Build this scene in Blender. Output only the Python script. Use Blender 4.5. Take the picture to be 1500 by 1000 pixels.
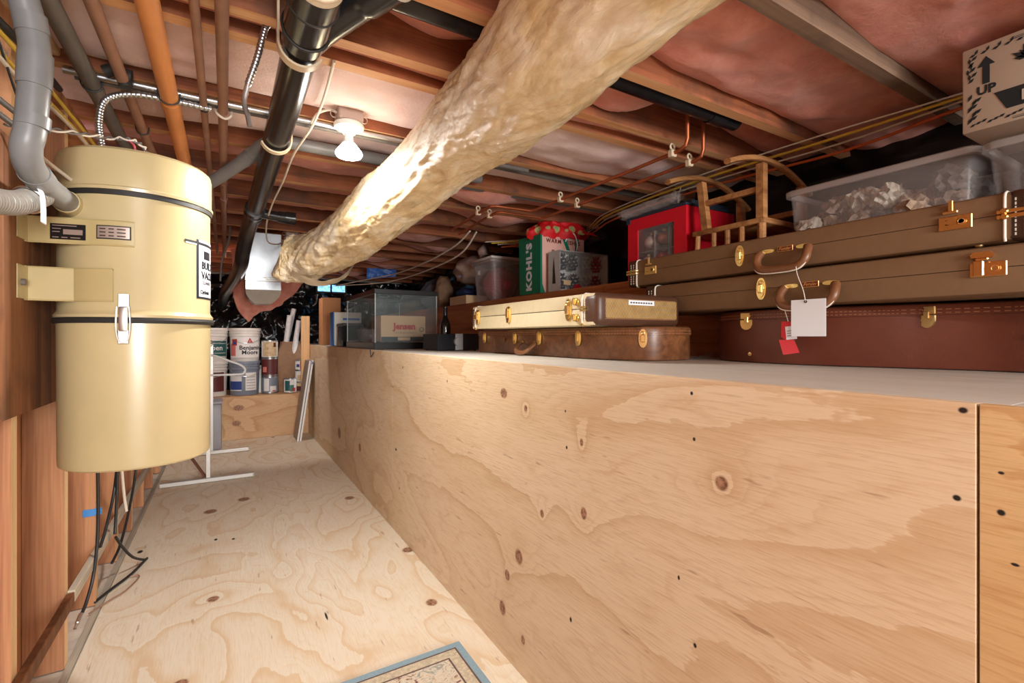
import bpy, bmesh, math, random
from mathutils import Vector, Matrix, noise
random.seed(7)
PI = math.pi
for _o in list(bpy.data.objects):
    bpy.data.objects.remove(_o, do_unlink=True)
S = bpy.context.scene
C = S.collection

# ------------------------------------------------------------------ camera
cam_d = bpy.data.cameras.new('camera')
cam_d.sensor_width = 36.0
cam_d.lens = 36.0 * 705 / 1500
cam_d.shift_y = -6.5 / 1500
cam_d.clip_start = 0.02
cam = bpy.data.objects.new('camera', cam_d)
C.objects.link(cam)
cam.location = (0, 0, 1.07)
cam.rotation_euler = (PI / 2, 0, -math.atan(420 / 705))
S.camera = cam

# ------------------------------------------------------------------ world (even white fill, let in by the open end behind the camera)
w = bpy.data.worlds.new('world')
S.world = w
w.use_nodes = True
w.node_tree.nodes['Background'].inputs[0].default_value = (0.97, 0.985, 1.0, 1)
w.node_tree.nodes['Background'].inputs[1].default_value = 1.9

def area(name, loc, target, size, power, col=(1, .96, .9)):
    l = bpy.data.lights.new(name, 'AREA')
    l.shape = 'RECTANGLE'; l.size, l.size_y = size
    l.energy = power; l.color = col
    o = bpy.data.objects.new(name, l); C.objects.link(o)
    o.location = loc
    o.rotation_euler = (Vector(target) - Vector(loc)).to_track_quat('-Z', 'Y').to_euler()
    return o
# soft fill light added behind the camera to even out near and far
area('rear_fill_light', (0.45, -4.3, 1.30), (0.9, 3.0, 1.2), (1.5, 1.5), 230, (1, .99, .98))
def point(name, loc, power, r=.04, col=(1, .97, .93)):
    l = bpy.data.lights.new(name, 'POINT'); l.energy = power; l.shadow_soft_size = r; l.color = col
    o = bpy.data.objects.new(name, l); C.objects.link(o); o.location = loc
    return o

S.view_settings.view_transform = 'Standard'
S.view_settings.look = 'None'
S.view_settings.exposure = 0.25
S.view_settings.gamma = 1.0
S.view_settings.use_curve_mapping = False

# ------------------------------------------------------------------ node helpers and materials
def lin(r, g, b):
    f = lambda c: (c / 255 / 12.92) if c / 255 <= .04045 else ((c / 255 + .055) / 1.055) ** 2.4
    return (f(r), f(g), f(b), 1)

class G:
    def __init__(s, name):
        s.m = bpy.data.materials.new(name); s.m.use_nodes = True
        s.t = s.m.node_tree; s.b = s.t.nodes['Principled BSDF']
        s.tc = s.t.nodes.new('ShaderNodeTexCoord').outputs['Object']
    def put(s, sock, v):
        if isinstance(v, bpy.types.NodeSocket): s.t.links.new(v, sock)
        else: sock.default_value = v
    def n(s, typ, ins=None, out=0, **props):
        nd = s.t.nodes.new(typ)
        for k, v in props.items(): setattr(nd, k, v)
        for k, v in (ins or {}).items(): s.put(nd.inputs[k], v)
        return nd.outputs[out]
    def math(s, op, a, b=0.0, c=None):
        d = {0: a, 1: b}
        if c is not None: d[2] = c
        return s.n('ShaderNodeMath', d, operation=op)
    def vm(s, op, a, b=(0, 0, 0), out=0):
        return s.n('ShaderNodeVectorMath', {0: a, 1: b}, out, operation=op)
    def sep(s, v):
        nd = s.t.nodes.new('ShaderNodeSeparateXYZ'); s.put(nd.inputs[0], v); return nd.outputs
    def comb(s, x, y, z=0.0): return s.n('ShaderNodeCombineXYZ', {0: x, 1: y, 2: z})
    def noise(s, v, scale, detail=2.0, rough=.5, dist=0.0):
        return s.n('ShaderNodeTexNoise', {'Vector': v, 'Scale': scale, 'Detail': detail, 'Roughness': rough, 'Distortion': dist})
    def ramp(s, f, stops, interp='LINEAR'):
        nd = s.t.nodes.new('ShaderNodeValToRGB'); s.put(nd.inputs[0], f)
        cr = nd.color_ramp; cr.interpolation = interp
        while len(cr.elements) < len(stops): cr.elements.new(.5)
        for e, (p, c) in zip(cr.elements, stops): e.position = p; e.color = c if len(c) == 4 else (*c, 1)
        return nd.outputs[0]
    def mix(s, f, a, b, mode='MIX'):
        nd = s.t.nodes.new('ShaderNodeMix'); nd.data_type = 'RGBA'; nd.blend_type = mode
        s.put(nd.inputs[0], f); s.put(nd.inputs[6], a); s.put(nd.inputs[7], b); return nd.outputs[2]
    def maprange(s, v, a, b, c=0.0, d=1.0):
        return s.n('ShaderNodeMapRange', {0: v, 1: a, 2: b, 3: c, 4: d})
    def bump(s, h, strength=.3, dist=.01):
        o = s.n('ShaderNodeBump', {'Height': h, 'Strength': strength, 'Distance': dist}); s.put(s.b.inputs['Normal'], o); return o
    def set(s, **k):
        names = dict(col='Base Color', rough='Roughness', metal='Metallic', spec='Specular IOR Level', coat='Coat Weight', coatr='Coat Roughness', trans='Transmission Weight', ior='IOR', alpha='Alpha', emit='Emission Color', es='Emission Strength', sheen='Sheen Weight', sub='Subsurface Weight')
        for a, v in k.items(): s.put(s.b.inputs[names[a]], v)
        return s

def plain(name, col, rough=.5, metal=0.0, var=.0, vscale=8.0, bump=0.0, bscale=60.0, **k):
    g = G(name); c = lin(*col)
    if var:
        f = g.noise(g.tc, vscale, 4, .6)
        d = tuple(x * (1 - var) for x in c[:3]) + (1,); e = tuple(min(1, x * (1 + var * .6)) for x in c[:3]) + (1,)
        g.set(col=g.ramp(f, [(.3, d), (.7, e)]))
    else: g.set(col=c)
    g.set(rough=rough, metal=metal, **k)
    if bump: g.bump(g.noise(g.tc, bscale, 3, .6), bump, .004)
    return g.m

def wood(name, c1, c2, axis=0, rings=9.0, rough=.65, dirt=None, seed=0.0):
    """long grain along the object axis, streaky"""
    g = G(name); x = g.sep(g.tc)
    o = [x[0], x[1], x[2]]
    a = o[axis]; p, q = [o[i] for i in range(3) if i != axis]
    info = g.n('ShaderNodeObjectInfo', out='Random')
    v = g.comb(g.math('MULTIPLY', a, .55), g.math('ADD', g.math('MULTIPLY', p, rings), g.math('MULTIPLY', info, 31.0)), g.math('ADD', g.math('MULTIPLY', q, rings), seed))
    n1 = g.noise(v, 1.6, 3, .55, .5)
    v2 = g.comb(g.math('MULTIPLY', a, 4.0), g.math('MULTIPLY', p, 170.0), g.math('MULTIPLY', q, 170.0))
    n2 = g.noise(v2, 1.0, 2, .5)
    f = g.math('ADD', g.math('MULTIPLY', n1, .8), g.math('MULTIPLY', n2, .25))
    col = g.ramp(f, [(.36, lin(*c1)), (.66, lin(*c2))])
    if dirt:
        col = g.mix(g.maprange(g.noise(g.tc, 3.5, 4, .65), .48, .72), col, lin(*dirt))
    tone = g.maprange(info, 0, 1, .82, 1.12)
    col = g.mix(1.0, col, g.comb(tone, tone, tone), 'MULTIPLY')
    g.set(col=col, rough=rough, spec=.3)
    g.bump(n2, .15, .002)
    return g.m

def plywood(name, ia, ib, cream, tan, orange, knots=(), nails=(), seed=0.0, bands=5.0, stretch=.42, amt=.85, fs=1.35):
    """rotary-cut veneer: contour bands of a stretched field, bent round the knots"""
    g = G(name); x = g.sep(g.tc); a, b = x[ia], x[ib]
    ab = g.comb(a, b)
    v = g.comb(g.math('MULTIPLY', a, stretch), b, seed)
    fld = g.noise(v, fs, 2.5, .45, .35)
    K = None; mask = None; ring = None
    for (ka, kb, ra, rb) in knots:
        d = g.vm('LENGTH', g.vm('DIVIDE', g.vm('SUBTRACT', ab, (ka, kb, 0)), (ra, rb, 1)), out='Value')
        e = g.math('POWER', 2.718, g.math('MULTIPLY', d, -.30))
        K = e if K is None else g.math('ADD', K, e)
        mk = g.maprange(d, 1.15, .8); mask = mk if mask is None else g.math('MAXIMUM', mask, mk)
    if K is not None: fld = g.math('ADD', fld, g.math('MULTIPLY', K, .11))
    wob = g.noise(g.comb(g.math('MULTIPLY', a, 5.0), g.math('MULTIPLY', b, 16.0), seed), 1.0, 4, .6)
    ph = g.math('ADD', g.math('MULTIPLY', fld, bands * 3.2), g.math('MULTIPLY', wob, .6))
    fr = g.math('FRACT', ph)
    band = g.ramp(fr, [(0.0, (.05,) * 3), (.45, (.10,) * 3), (.72, (.30,) * 3), (.92, (.95,) * 3), (.985, (.8,) * 3), (1.0, (.05,) * 3)])
    fr2 = g.math('FRACT', g.math('MULTIPLY', ph, 4.0))
    ring2 = g.ramp(fr2, [(0.0, (0,) * 3), (.6, (.15,) * 3), (.9, (1,) * 3), (1.0, (0,) * 3)])
    big = g.noise(g.comb(g.math('MULTIPLY', a, .8), g.math('MULTIPLY', b, 1.7), seed + 4.0), 1.0, 3, .5)
    f1 = g.math('MULTIPLY', g.math('MULTIPLY', band, amt), g.maprange(big, .35, .62, .25, 1.0))
    col = g.mix(f1, lin(*cream), lin(*orange))
    col = g.mix(g.math('MULTIPLY', ring2, g.maprange(wob, .4, .65, .05, .38)), col, lin(*orange))
    col = g.mix(g.maprange(big, .35, .75, 0.0, .6), col, lin(*tan))
    fine = g.noise(g.comb(g.math('MULTIPLY', a, 14.0), g.math('MULTIPLY', b, 260.0), seed), 1.0, 3, .6)
    col = g.mix(g.maprange(fine, .48, .72, 0.0, .42), col, lin(*orange))
    sp = g.noise(g.comb(g.math('MULTIPLY', a, 9.0), g.math('MULTIPLY', b, 60.0), seed + 9), 1.0, 2, .5)
    col = g.mix(g.maprange(sp, .70, .76, 0.0, .5), col, lin(150, 105, 70))
    if mask is not None:
        kn = g.noise(ab, 90.0, 3, .6)
        col = g.mix(mask, col, g.ramp(kn, [(.35, lin(112, 76, 58)), (.65, lin(186, 142, 112))]))
    nm = None
    for (ka, kb, ra, rb) in nails:
        d = g.vm('LENGTH', g.vm('DIVIDE', g.vm('SUBTRACT', ab, (ka, kb, 0)), (ra, rb, 1)), out='Value')
        mk = g.maprange(d, 1.2, .7); nm = mk if nm is None else g.math('MAXIMUM', nm, mk)
    if nm is not None: col = g.mix(nm, col, lin(38, 30, 28))
    g.set(col=col, rough=.62, spec=.3)
    g.bump(g.math('ADD', g.math('MULTIPLY', fine, .6), g.math('MULTIPLY', band, -.5)), .25, .004)
    return g.m

M = {}
M['ply_wall'] = plywood('plywood_wall', 1, 2, (234, 214, 185), (218, 189, 149), (192, 150, 104),
    knots=[(1.405, .881, .022, .017), (1.268, .847, .009, .011), (4.125, .282, .055, .045), (.994, .793, .007, .01), (1.309, .369, .022, .024),
           (1.382, .279, .016, .018), (1.414, .155, .02, .024), (.985, .609, .012, .016), (.578, .794, .014, .014), (3.424, .302, .03, .03), (1.178, .548, .01, .012), (1.284, .117, .011, .014)],
    nails=[(.646, .957, .0035, .004), (.64, .866, .0035, .004), (.238, .864, .0045, .004), (.197, .858, .004, .004), (.232, .977, .005, .004), (1.058, .767, .004, .005),
           (1.064, .866, .003, .004), (2.478, .91, .006, .006), (1.886, .884, .004, .006), (2.596, .453, .012, .008), (2.536, .256, .006, .008), (.678, .573, .003, .005), (.638, .455, .004, .005), (1.04, .304, .005, .007)],
    seed=3.3, bands=2.6, stretch=.34, amt=.75)
M['ply_floor'] = plywood('plywood_floor', 1, 0, (238, 229, 211), (226, 211, 187), (218, 182, 134),
    knots=[(2.315, -.043, .024, .022), (1.834, .715, .026, .022), (3.635, .105, .04, .035), (3.305, .71, .035, .03), (2.348, .791, .03, .03), (3.484, -.079, .04, .035), (1.80, -.12, .022, .022)],
    nails=[(2.987, -.043, .015, .008), (2.949, .037, .012, .008), (1.951, .333, .03, .004), (3.01, -.365, .02, .012), (5.732, .439, .02, .02)],
    seed=1.7, bands=3.6, stretch=.5, amt=1.0, fs=2.3)
M['ply_wall_warm'] = plywood('plywood_wall_warm', 1, 2, (220, 188, 140), (204, 160, 106), (176, 120, 66), nails=[(.197, .858, .004, .004), (.197, .906, .003, .002), (.185, .80, .004, .002)], seed=8.2, bands=3.0, stretch=.34, amt=.9)
M['ply_box'] = plywood('plywood_platform', 0, 2, (216, 182, 142), (196, 150, 104), (178, 124, 78), knots=[(.12, .33, .05, .03), (.1, .17, .04, .03)], seed=7.1, bands=3.0)
M['ply_top'] = plywood('plywood_bench_top', 1, 0, (212, 206, 196), (198, 188, 174), (186, 168, 144), seed=5.0, bands=2.5, amt=.5)
M['joist'] = wood('joist_wood', (112, 62, 42), (182, 112, 74), 0, 8, .7, dirt=(96, 66, 52))
M['joist_edge'] = wood('joist_pale_bottom', (205, 140, 88), (232, 186, 138), 0, 14, .7)  # paler wood used on the joist bottoms
M['joist_grey'] = wood('joist_weathered', (104, 82, 68), (150, 122, 98), 0, 8, .75, dirt=(88, 74, 66))
M['stud'] = wood('stud_wood', (146, 92, 62), (204, 148, 106), 2, 9, .65)
M['stud_edge'] = wood('stud_sawn_edge', (216, 170, 118), (240, 208, 164), 2, 14, .65)
M['riser'] = wood('riser_board', (128, 70, 42), (196, 124, 76), 1, 10, .6)
M['rail'] = wood('grey_rail_wood', (150, 138, 122), (196, 186, 168), 1, 12, .7)
M['backer'] = wood('backing_board_wood', (108, 66, 40), (168, 112, 74), 2, 14, .7, dirt=(96, 66, 46))
M['chairwood'] = wood('chair_oak', (138, 88, 52), (192, 138, 86), 0, 18, .45)
M['pine'] = wood('pine', (206, 160, 108), (232, 194, 146), 2, 12, .6)
M['concrete'] = plain('concrete', (216, 206, 190), .9, var=.25, vscale=9, bump=.3)
M['earth'] = plain('earth', (60, 50, 44), .95, var=.3, bump=.5, bscale=12)
M['black_plastic'] = plain('black_polythene', (13, 14, 16), .22, bump=.25, bscale=14)
def insul(name, c1, c2):
    g = G(name)
    f = g.noise(g.tc, 7, 6, .65)
    g.set(col=g.ramp(f, [(.3, lin(*c1)), (.7, lin(*c2))]), rough=.95, spec=.1, sheen=.3)
    g.bump(g.noise(g.tc, 70, 5, .7), .5, .008)
    return g.m
M['pink'] = insul('pink_insulation', (214, 128, 108), (242, 172, 150))
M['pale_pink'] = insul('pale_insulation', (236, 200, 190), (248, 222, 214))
M['subfloor'] = wood('subfloor_boards', (120, 70, 52), (160, 100, 74), 1, 6, .8)
M['beige'] = plain('beige_enamel', (196, 178, 134), .28, var=.08, vscale=4, coat=.3, coatr=.2)
M['beige_bracket'] = plain('beige_bracket_enamel', (186, 167, 118), .4, var=.06)
M['rubber'] = plain('black_rubber', (38, 36, 34), .6)
M['chrome'] = plain('chrome', (226, 224, 220), .3, 1.0)
M['brass'] = plain('polished_brass', (246, 222, 158), .3, 1.0)
M['gold'] = plain('copper_toned_brass', (240, 188, 122), .28, 1.0)
M['steel'] = plain('galvanised_steel', (196, 200, 204), .32, 1.0, var=.12, vscale=14)
M['grey_pvc'] = plain('grey_pvc', (128, 128, 128), .38, var=.18, vscale=7)
M['hose'] = plain('grey_ribbed_hose', (158, 152, 142), .45)
M['abs'] = plain('black_abs', (30, 30, 32), .22, var=.5, vscale=9, bump=.05)
M['brown_pipe'] = plain('brown_pipe', (158, 118, 96), .5, var=.2, vscale=12)
M['grey_pipe'] = plain('dull_grey_pipe', (104, 98, 92), .5, var=.2, vscale=12)
M['copper'] = plain('old_copper', (178, 98, 62), .42, .7, var=.2, vscale=10)
M['orange_pipe'] = plain('orange_pipe', (232, 156, 92), .5, var=.12, vscale=6)
M['cream'] = plain('cream_plastic', (218, 200, 170), .45)
M['white'] = plain('white_plastic', (236, 234, 228), .4)
M['white_cable'] = plain('white_cable', (226, 214, 196), .5)
M['yellow_cable'] = plain('yellow_cable', (226, 190, 70), .5)
M['orange_cable'] = plain('orange_cable', (216, 104, 50), .5)
M['red_cable'] = plain('red_cable', (170, 50, 60), .5)
M['black_cable'] = plain('black_cable', (34, 34, 36), .45)
M['box_grey'] = plain('grey_junction_box', (180, 160, 150), .5)
# ------------------------------------------------------------------ mesh helpers
class MB:
    """collects shapes; build() links them as ONE mesh object"""
    def __init__(s, mat=None):
        s.bm = bmesh.new(); s.mt = mat or Matrix.Identity(4); s.slot = 0
    def _v(s, co): return s.bm.verts.new(s.mt @ Vector(co))
    def _f(s, vs):
        try:
            f = s.bm.faces.new(vs); f.material_index = s.slot; f.smooth = True; return f
        except ValueError: return None
    def box(s, x0, x1, y0, y1, z0, z1, bev=0.0, seg=2, taper=0.0):
        b = bmesh.new()
        t = taper
        co = [(x0 + t, y0 + t, z0), (x1 - t, y0 + t, z0), (x1 - t, y1 - t, z0), (x0 + t, y1 - t, z0), (x0, y0, z1), (x1, y0, z1), (x1, y1, z1), (x0, y1, z1)]
        v = [b.verts.new(c) for c in co]
        for q in ((3, 2, 1, 0), (4, 5, 6, 7), (0, 1, 5, 4), (1, 2, 6, 5), (2, 3, 7, 6), (3, 0, 4, 7)): b.faces.new([v[i] for i in q])
        if bev: bmesh.ops.bevel(b, geom=list(b.edges), offset=bev, segments=seg, profile=.5, affect='EDGES')
        s.merge(b); return s
    def merge(s, b):
        mp = {v: s._v(v.co) for v in b.verts}
        for f in b.faces: s._f([mp[v] for v in f.verts])
        b.free()
    def ring(s, pts): return [s._v(p) for p in pts]
    def skin(s, rings, closed=True, caps=True):
        for r0, r1 in zip(rings, rings[1:]):
            n = len(r0)
            for i in range(n if closed else n - 1):
                j = (i + 1) % n; s._f([r0[i], r0[j], r1[j], r1[i]])
        if caps and closed:
            s._f(list(reversed(rings[0]))); s._f(rings[-1])
        return s
    def tube(s, path, r, seg=10, caps=True, smooth_path=0, flat=None):
        P = [Vector(p) for p in path]
        if smooth_path: P = crom(P, smooth_path)
        n = len(P); R = r if callable(r) else (lambda t: r)
        rings = []; up = None
        for i, p in enumerate(P):
            d = (P[min(i + 1, n - 1)] - P[max(i - 1, 0)]).normalized()
            if up is None:
                up = d.cross(Vector((0, 0, 1)))
                if up.length < .1: up = d.cross(Vector((1, 0, 0)))
                up.normalize()
            up = (up - d * up.dot(d)).normalized(); bi = d.cross(up)
            rr = R(i / max(1, n - 1))
            f2 = flat or 1.0
            rings.append(s.ring([p + (up * math.cos(a) + bi * math.sin(a) * f2) * rr for a in (2 * PI * k / seg for k in range(seg))]))
        return s.skin(rings, True, caps)
    def cyl(s, p0, p1, r0, r1=None, seg=24, caps=True):
        r1 = r0 if r1 is None else r1
        return s.tube([p0, p1], lambda t: r0 + (r1 - r0) * t, seg, caps)
    def lathe(s, prof, c=(0, 0, 0), seg=32, a0=0.0, a1=None, caps=True):
        full = a1 is None; rings = []
        for (r, z) in prof:
            if full: rings.append(s.ring([(c[0] + r * math.cos(2 * PI * k / seg), c[1] + r * math.sin(2 * PI * k / seg), c[2] + z) for k in range(seg)]))
            else: rings.append(s.ring([(c[0] + r * math.cos(a0 + (a1 - a0) * k / seg), c[1] + r * math.sin(a0 + (a1 - a0) * k / seg), c[2] + z) for k in range(seg + 1)]))
        return s.skin(rings, full, caps)
    def prism(s, outline, z0, z1, axis=2):
        def mk(p, h): return (p[0], p[1], h) if axis == 2 else ((p[0], h, p[1]) if axis == 1 else (h, p[0], p[1]))
        a = s.ring([mk(p, z0) for p in outline]); b = s.ring([mk(p, z1) for p in outline])
        return s.skin([a, b])
    def torus(s, c, R, r, n, axis='Z', seg=20, sec=8, a0=0.0, a1=2 * PI):
        full = abs(a1 - a0 - 2 * PI) < 1e-6
        pts = []
        for k in range(seg + (0 if full else 1)):
            a = a0 + (a1 - a0) * k / seg; x, y = R * math.cos(a), R * math.sin(a)
            pts.append(Vector(c) + (Vector((x, y, 0)) if axis == 'Z' else Vector((x, 0, y)) if axis == 'Y' else Vector((0, x, y))))
        if full: pts += [pts[0], pts[1]]
        return s.tube(pts, r, sec, not full)
    def grid(s, fn, nu, nv):
        V = [[s._v(fn(i / nu, j / nv)) for j in range(nv + 1)] for i in range(nu + 1)]
        for i in range(nu):
            for j in range(nv): s._f([V[i][j], V[i + 1][j], V[i + 1][j + 1], V[i][j + 1]])
        return s
    def blob(s, c, rad, sub=3, amp=.15, fs=6.0, seed=0, flatz=None):
        b = bmesh.new(); bmesh.ops.create_icosphere(b, subdivisions=sub, radius=1)
        c = Vector(c); rv = Vector(rad)
        for v in b.verts:
            d = v.co.normalized()
            k = 1 + amp * noise.noise(d * fs * .5 + Vector((seed * 3.7, seed, 0))) + amp * .6 * noise.noise(d * fs + Vector((0, seed * 1.3, 5)))
            p = Vector((d.x * rv.x, d.y * rv.y, d.z * rv.z)) * k + c
            if flatz is not None: p.z = max(p.z, flatz)
            v.co = p
        s.merge(b); return s
    def mesh(s, name, mats, angle=35):
        bmesh.ops.recalc_face_normals(s.bm, faces=s.bm.faces)
        me = bpy.data.meshes.new(name); s.bm.to_mesh(me); s.bm.free()
        for m in (mats if isinstance(mats, (list, tuple)) else [mats]): me.materials.append(M[m] if isinstance(m, str) else m)
        me.set_sharp_from_angle(angle=math.radians(angle))
        return me
    def build(s, name, mats, parent=None, label=None, angle=35):
        return link(name, s.mesh(name, mats, angle), parent, label)

def crom(P, k):
    out = []
    for i in range(len(P) - 1):
        p0, p1, p2, p3 = P[max(i - 1, 0)], P[i], P[i + 1], P[min(i + 2, len(P) - 1)]
        for j in range(k):
            t = j / k
            out.append(.5 * ((2 * p1) + (p2 - p0) * t + (2 * p0 - 5 * p1 + 4 * p2 - p3) * t * t + (3 * p1 - p0 - 3 * p2 + p3) * t ** 3))
    out.append(P[-1]); return out

def link(name, me, parent=None, label=None):
    o = bpy.data.objects.new(name, me); C.objects.link(o)
    if parent is not None:
        o.parent = parent
        if parent.get('_world'):
            o.matrix_parent_inverse = Matrix.Translation(-Vector(parent['_world']))
    if label: o['label'] = label
    if name in ('stitching', 'leaf_border', 'print_line', 'border_line', 'leaf_print', 'corner_seal'): o['kind'] = 'stuff'
    return o
def tag(o, label, cat, group=None):
    o['label'] = label; o['category'] = cat
    if group: o['group'] = group
    return o
ROOTS = []
def thing(name, label, cat, loc=(0, 0, 0), rotz=None, group=None):
    """Empty at the base; with rotz the parts are modelled in its own frame, without it in world coordinates"""
    o = bpy.data.objects.new(name, None); C.objects.link(o); o.location = loc
    o.empty_display_size = .05
    if rotz is None: o['_world'] = list(loc); ROOTS.append(o)
    else: o.rotation_euler = (0, 0, rotz)
    return tag(o, label, cat, group)
def struct(name, label, cat, loc=None):
    o = thing(name, label, cat, loc or (0, 0, 0)); o['kind'] = 'structure'; return o
def copy_tree(o, parent=None):
    c = o.copy(); C.objects.link(c)
    if parent is not None: c.parent = parent
    for ch in list(o.children): copy_tree(ch, c)
    return c

def text_mesh(body, size, mat, bold=0.0, shear=0.0, space=1.0, align='CENTER'):
    cu = bpy.data.curves.new('lettering', 'FONT'); cu.body = body; cu.size = size
    cu.align_x = align; cu.align_y = 'CENTER'; cu.extrude = .0004; cu.offset = bold; cu.shear = shear; cu.space_character = space
    cu.resolution_u = 2
    o = bpy.data.objects.new('lettering_source', cu); C.objects.link(o)
    bpy.context.view_layer.update()
    me = bpy.data.meshes.new_from_object(o.evaluated_get(bpy.context.evaluated_depsgraph_get()))
    bpy.data.objects.remove(o, do_unlink=True); bpy.data.curves.remove(cu)
    me.materials.clear(); me.materials.append(M[mat]); me.name = 'lettering'
    return me
def text(name, body, size, mat, parent, loc, right, up, **k):
    """flat lettering laid on a face: right / up are the reading directions in the parent's frame"""
    me = text_mesh(body, size, mat, **k)
    r = Vector(right).normalized(); u = Vector(up).normalized(); n = r.cross(u)
    mt = Matrix((r, u, n)).transposed().to_4x4(); mt.translation = Vector(loc)
    me.transform(mt)
    return link(name, me, parent)

M['stud_edge_h'] = wood('pale_sheathing', (206, 156, 122), (236, 196, 164), 1, 12, .65)
# ------------------------------------------------------------------ the setting
JZ = 1.85
fl = struct('floor', 'pale plywood sheet floor of the narrow crawl space aisle', 'floor')
for y0, y1 in ((-1.7, 1.08), (1.0815, 3.519), (3.5205, 5.78)):
    MB().box(-.42, .823, y0, y1, -.02, 0).build('plywood_sheet', 'ply_floor', fl)
sl = struct('slab', 'bare concrete strip beside the plywood floor', 'concrete slab')
MB().box(-.62, -.425, -1.7, 7.2, -.06, -.004).build('slab_edge', 'concrete', sl)
MB().box(-.444, -.424, -1.7, 5.75, -.02, .004).build('edge_strip', 'rail', sl)
MB().box(-.62, 2.3, 5.78, 7.2, -.06, -.022).build('earth_patch', 'earth', sl)

wr = struct('wall_right', 'plywood knee wall along the right of the aisle', 'wall')
for y0, y1 in ((-1.7, .2165), (.2195, 2.6595), (2.6605, 5.099), (5.1, 5.80)):
    MB().box(.805, .823, y0, y1, .0004, .9868, .0008, 1).build('plywood_panel', 'ply_wall' if y0 > 0 else 'ply_wall_warm', wr)
MB().box(.8235, .86, .2, .236, 0, .97).build('batten', 'rubber', wr)
MB().box(.802, .84, 5.801, 5.83, 0, .97).build('end_post', 'stud', wr)
bt = struct('bench_top', 'grey-washed plywood bench top above the knee wall', 'shelf')
for y0, y1 in ((-1.7, .19), (.192, 2.63), (2.631, 5.07), (5.071, 7.1)):
    MB().box(.824, 1.7696, y0, y1, .969, .987, .001, 1).build('plywood_sheet', 'ply_top', bt)
rs = struct('riser', 'reddish plank riser between bench top and upper ledge', 'wall')
for y0, y1 in ((-1.7, 2.0), (2.002, 5.0), (5.002, 7.1)):
    MB().box(1.77, 1.808, y0, y1, .955, 1.357, .002, 1).build('plank', 'riser', rs)
lg = struct('upper_ledge', 'rough upper ledge of bare wood behind the riser', 'shelf')
MB().box(1.809, 2.31, -1.7, 7.1, 1.31, 1.356).build('ledge_board', 'riser', lg)

# left wall: studs, rail, sheathing
wl = struct('wall_left', 'open stud wall with reddish sheathing on the left', 'wall')
for y in (1.62, 2.07, 2.50, 2.94, 3.36, 3.80, 4.24, 4.68, 5.12, 5.56, 1.18, .74, .3):
    b = MB().box(-.545, -.445, y, y + .038, 0, 1.8)
    b.bm.faces.ensure_lookup_table(); b.bm.normal_update()
    for f in b.bm.faces:
        if f.normal.x > .9 or f.normal.x < -.9: f.material_index = 1
    # the sawn edge that faces the aisle
    b.build('stud', ['stud', 'stud_edge'], wl)
MB().box(-.565, -.547, -1.7, 7.1, 0, 1.8).build('sheathing', 'stud', wl)
MB().box(-.545, -.447, -1.7, 7.1, 1.801, 1.849).build('top_plate', 'stud', wl)
MB().box(-.444, -.424, .2, 2.09, .195, .235, .002, 1).build('rail', 'backer', wl)
MB().box(-.444, -.424, 2.092, 4.6, .2, .24, .002, 1).build('rail', 'rail', wl)

for k, z in enumerate((1.56, 1.62, 1.68, 1.74)):
    MB().box(-.5468, -.538, .2, 3.4, z, z + .056, .002, 1).build('sheathing_board', 'stud_edge_h', wl)
# ceiling: joists, insulation, boards over them
ce = struct('ceiling', 'open joist ceiling with pink insulation between the joists', 'ceiling')
MB().box(-.62, 2.4, -1.7, 7.2, 2.09, 2.11).build('subfloor', 'subfloor', ce)
joists = [-1.37, -.97, -.565, -.16, .245, .65, 1.035, 1.31, 1.42, 1.83, 2.235, 2.64, 3.045, 3.45, 3.855, 4.26, 4.665, 5.07, 5.475, 5.88, 6.285, 6.69]
for i, y in enumerate(joists):
    b = MB().box(-.6, 2.34, y, y + .04, JZ, 2.088)
    b.bm.normal_update()
    for f in b.bm.faces:
        if f.normal.z < -.9: f.material_index = 1
    b.build('joist', ['joist_grey', 'joist_grey'] if y < 1.2 and y > .5 and i == 5 else ['joist', 'joist_edge'], ce)
MB().box(-.5, -.40, 1.475, 1.825, 1.862, 2.05, .004, 1).build('blocking', 'stud_edge', ce)
def batt(y0, y1, zb, bulge, seed, mat='pink', x0=-.58, x1=2.32, zfun=None, nu=110, nv=14, wr=.03):
    def fn(s, t):
        x = x0 + (x1 - x0) * s; y = y0 + (y1 - y0) * t
        edge = math.sin(PI * t) ** .55
        n = noise.fractal(Vector((x * 2.2, y * 2.2, seed)), 1.0, 2.0, 4)
        fold = abs(noise.noise(Vector((x * 3.4 + y * 4, y * 5 - x * 1.5, seed + 3)))) + .35 * abs(noise.noise(Vector((x * 8 + y * 9, y * 12, seed + 8))))
        z = zb - (zfun(x, y) if zfun else 0) - edge * (bulge * (1 + .9 * n)) + wr * fold * edge
        return (x, y, min(z, 2.085))
    return MB().grid(fn, nu, nv).build('insulation_batt', mat, ce, angle=180)
sm = lambda x, a, b: max(0.0, min(1.0, (x - a) / (b - a)))
batt(-.12, .245, 1.93, .06, 1, nu=80)
batt(.286, .649, 1.905, .035, 2, zfun=lambda x, y: -.02 + .03 * sm(x, 1.3, 1.6), nu=160, nv=30, wr=.028)
batt(.691, 1.034, 1.91, .035, 3, zfun=lambda x, y: -.05 + .055 * sm(x, .9, 1.2) + .02 * sm(x, 1.7, 2.1), nu=160, nv=30, wr=.028)
batt(1.16, 1.309, 2.0, .03, 4, zfun=lambda x, y: .06 * math.exp(-((x - .5) / .16) ** 2) + .11 * math.exp(-((x - 1.15) / .22) ** 2) + .08 * sm(x, 1.6, 2.1))
batt(1.351, 1.419, 1.885, .01, 5, nv=5, zfun=lambda x, y: .02 * math.exp(-((x - .9) / .3) ** 2))
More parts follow.
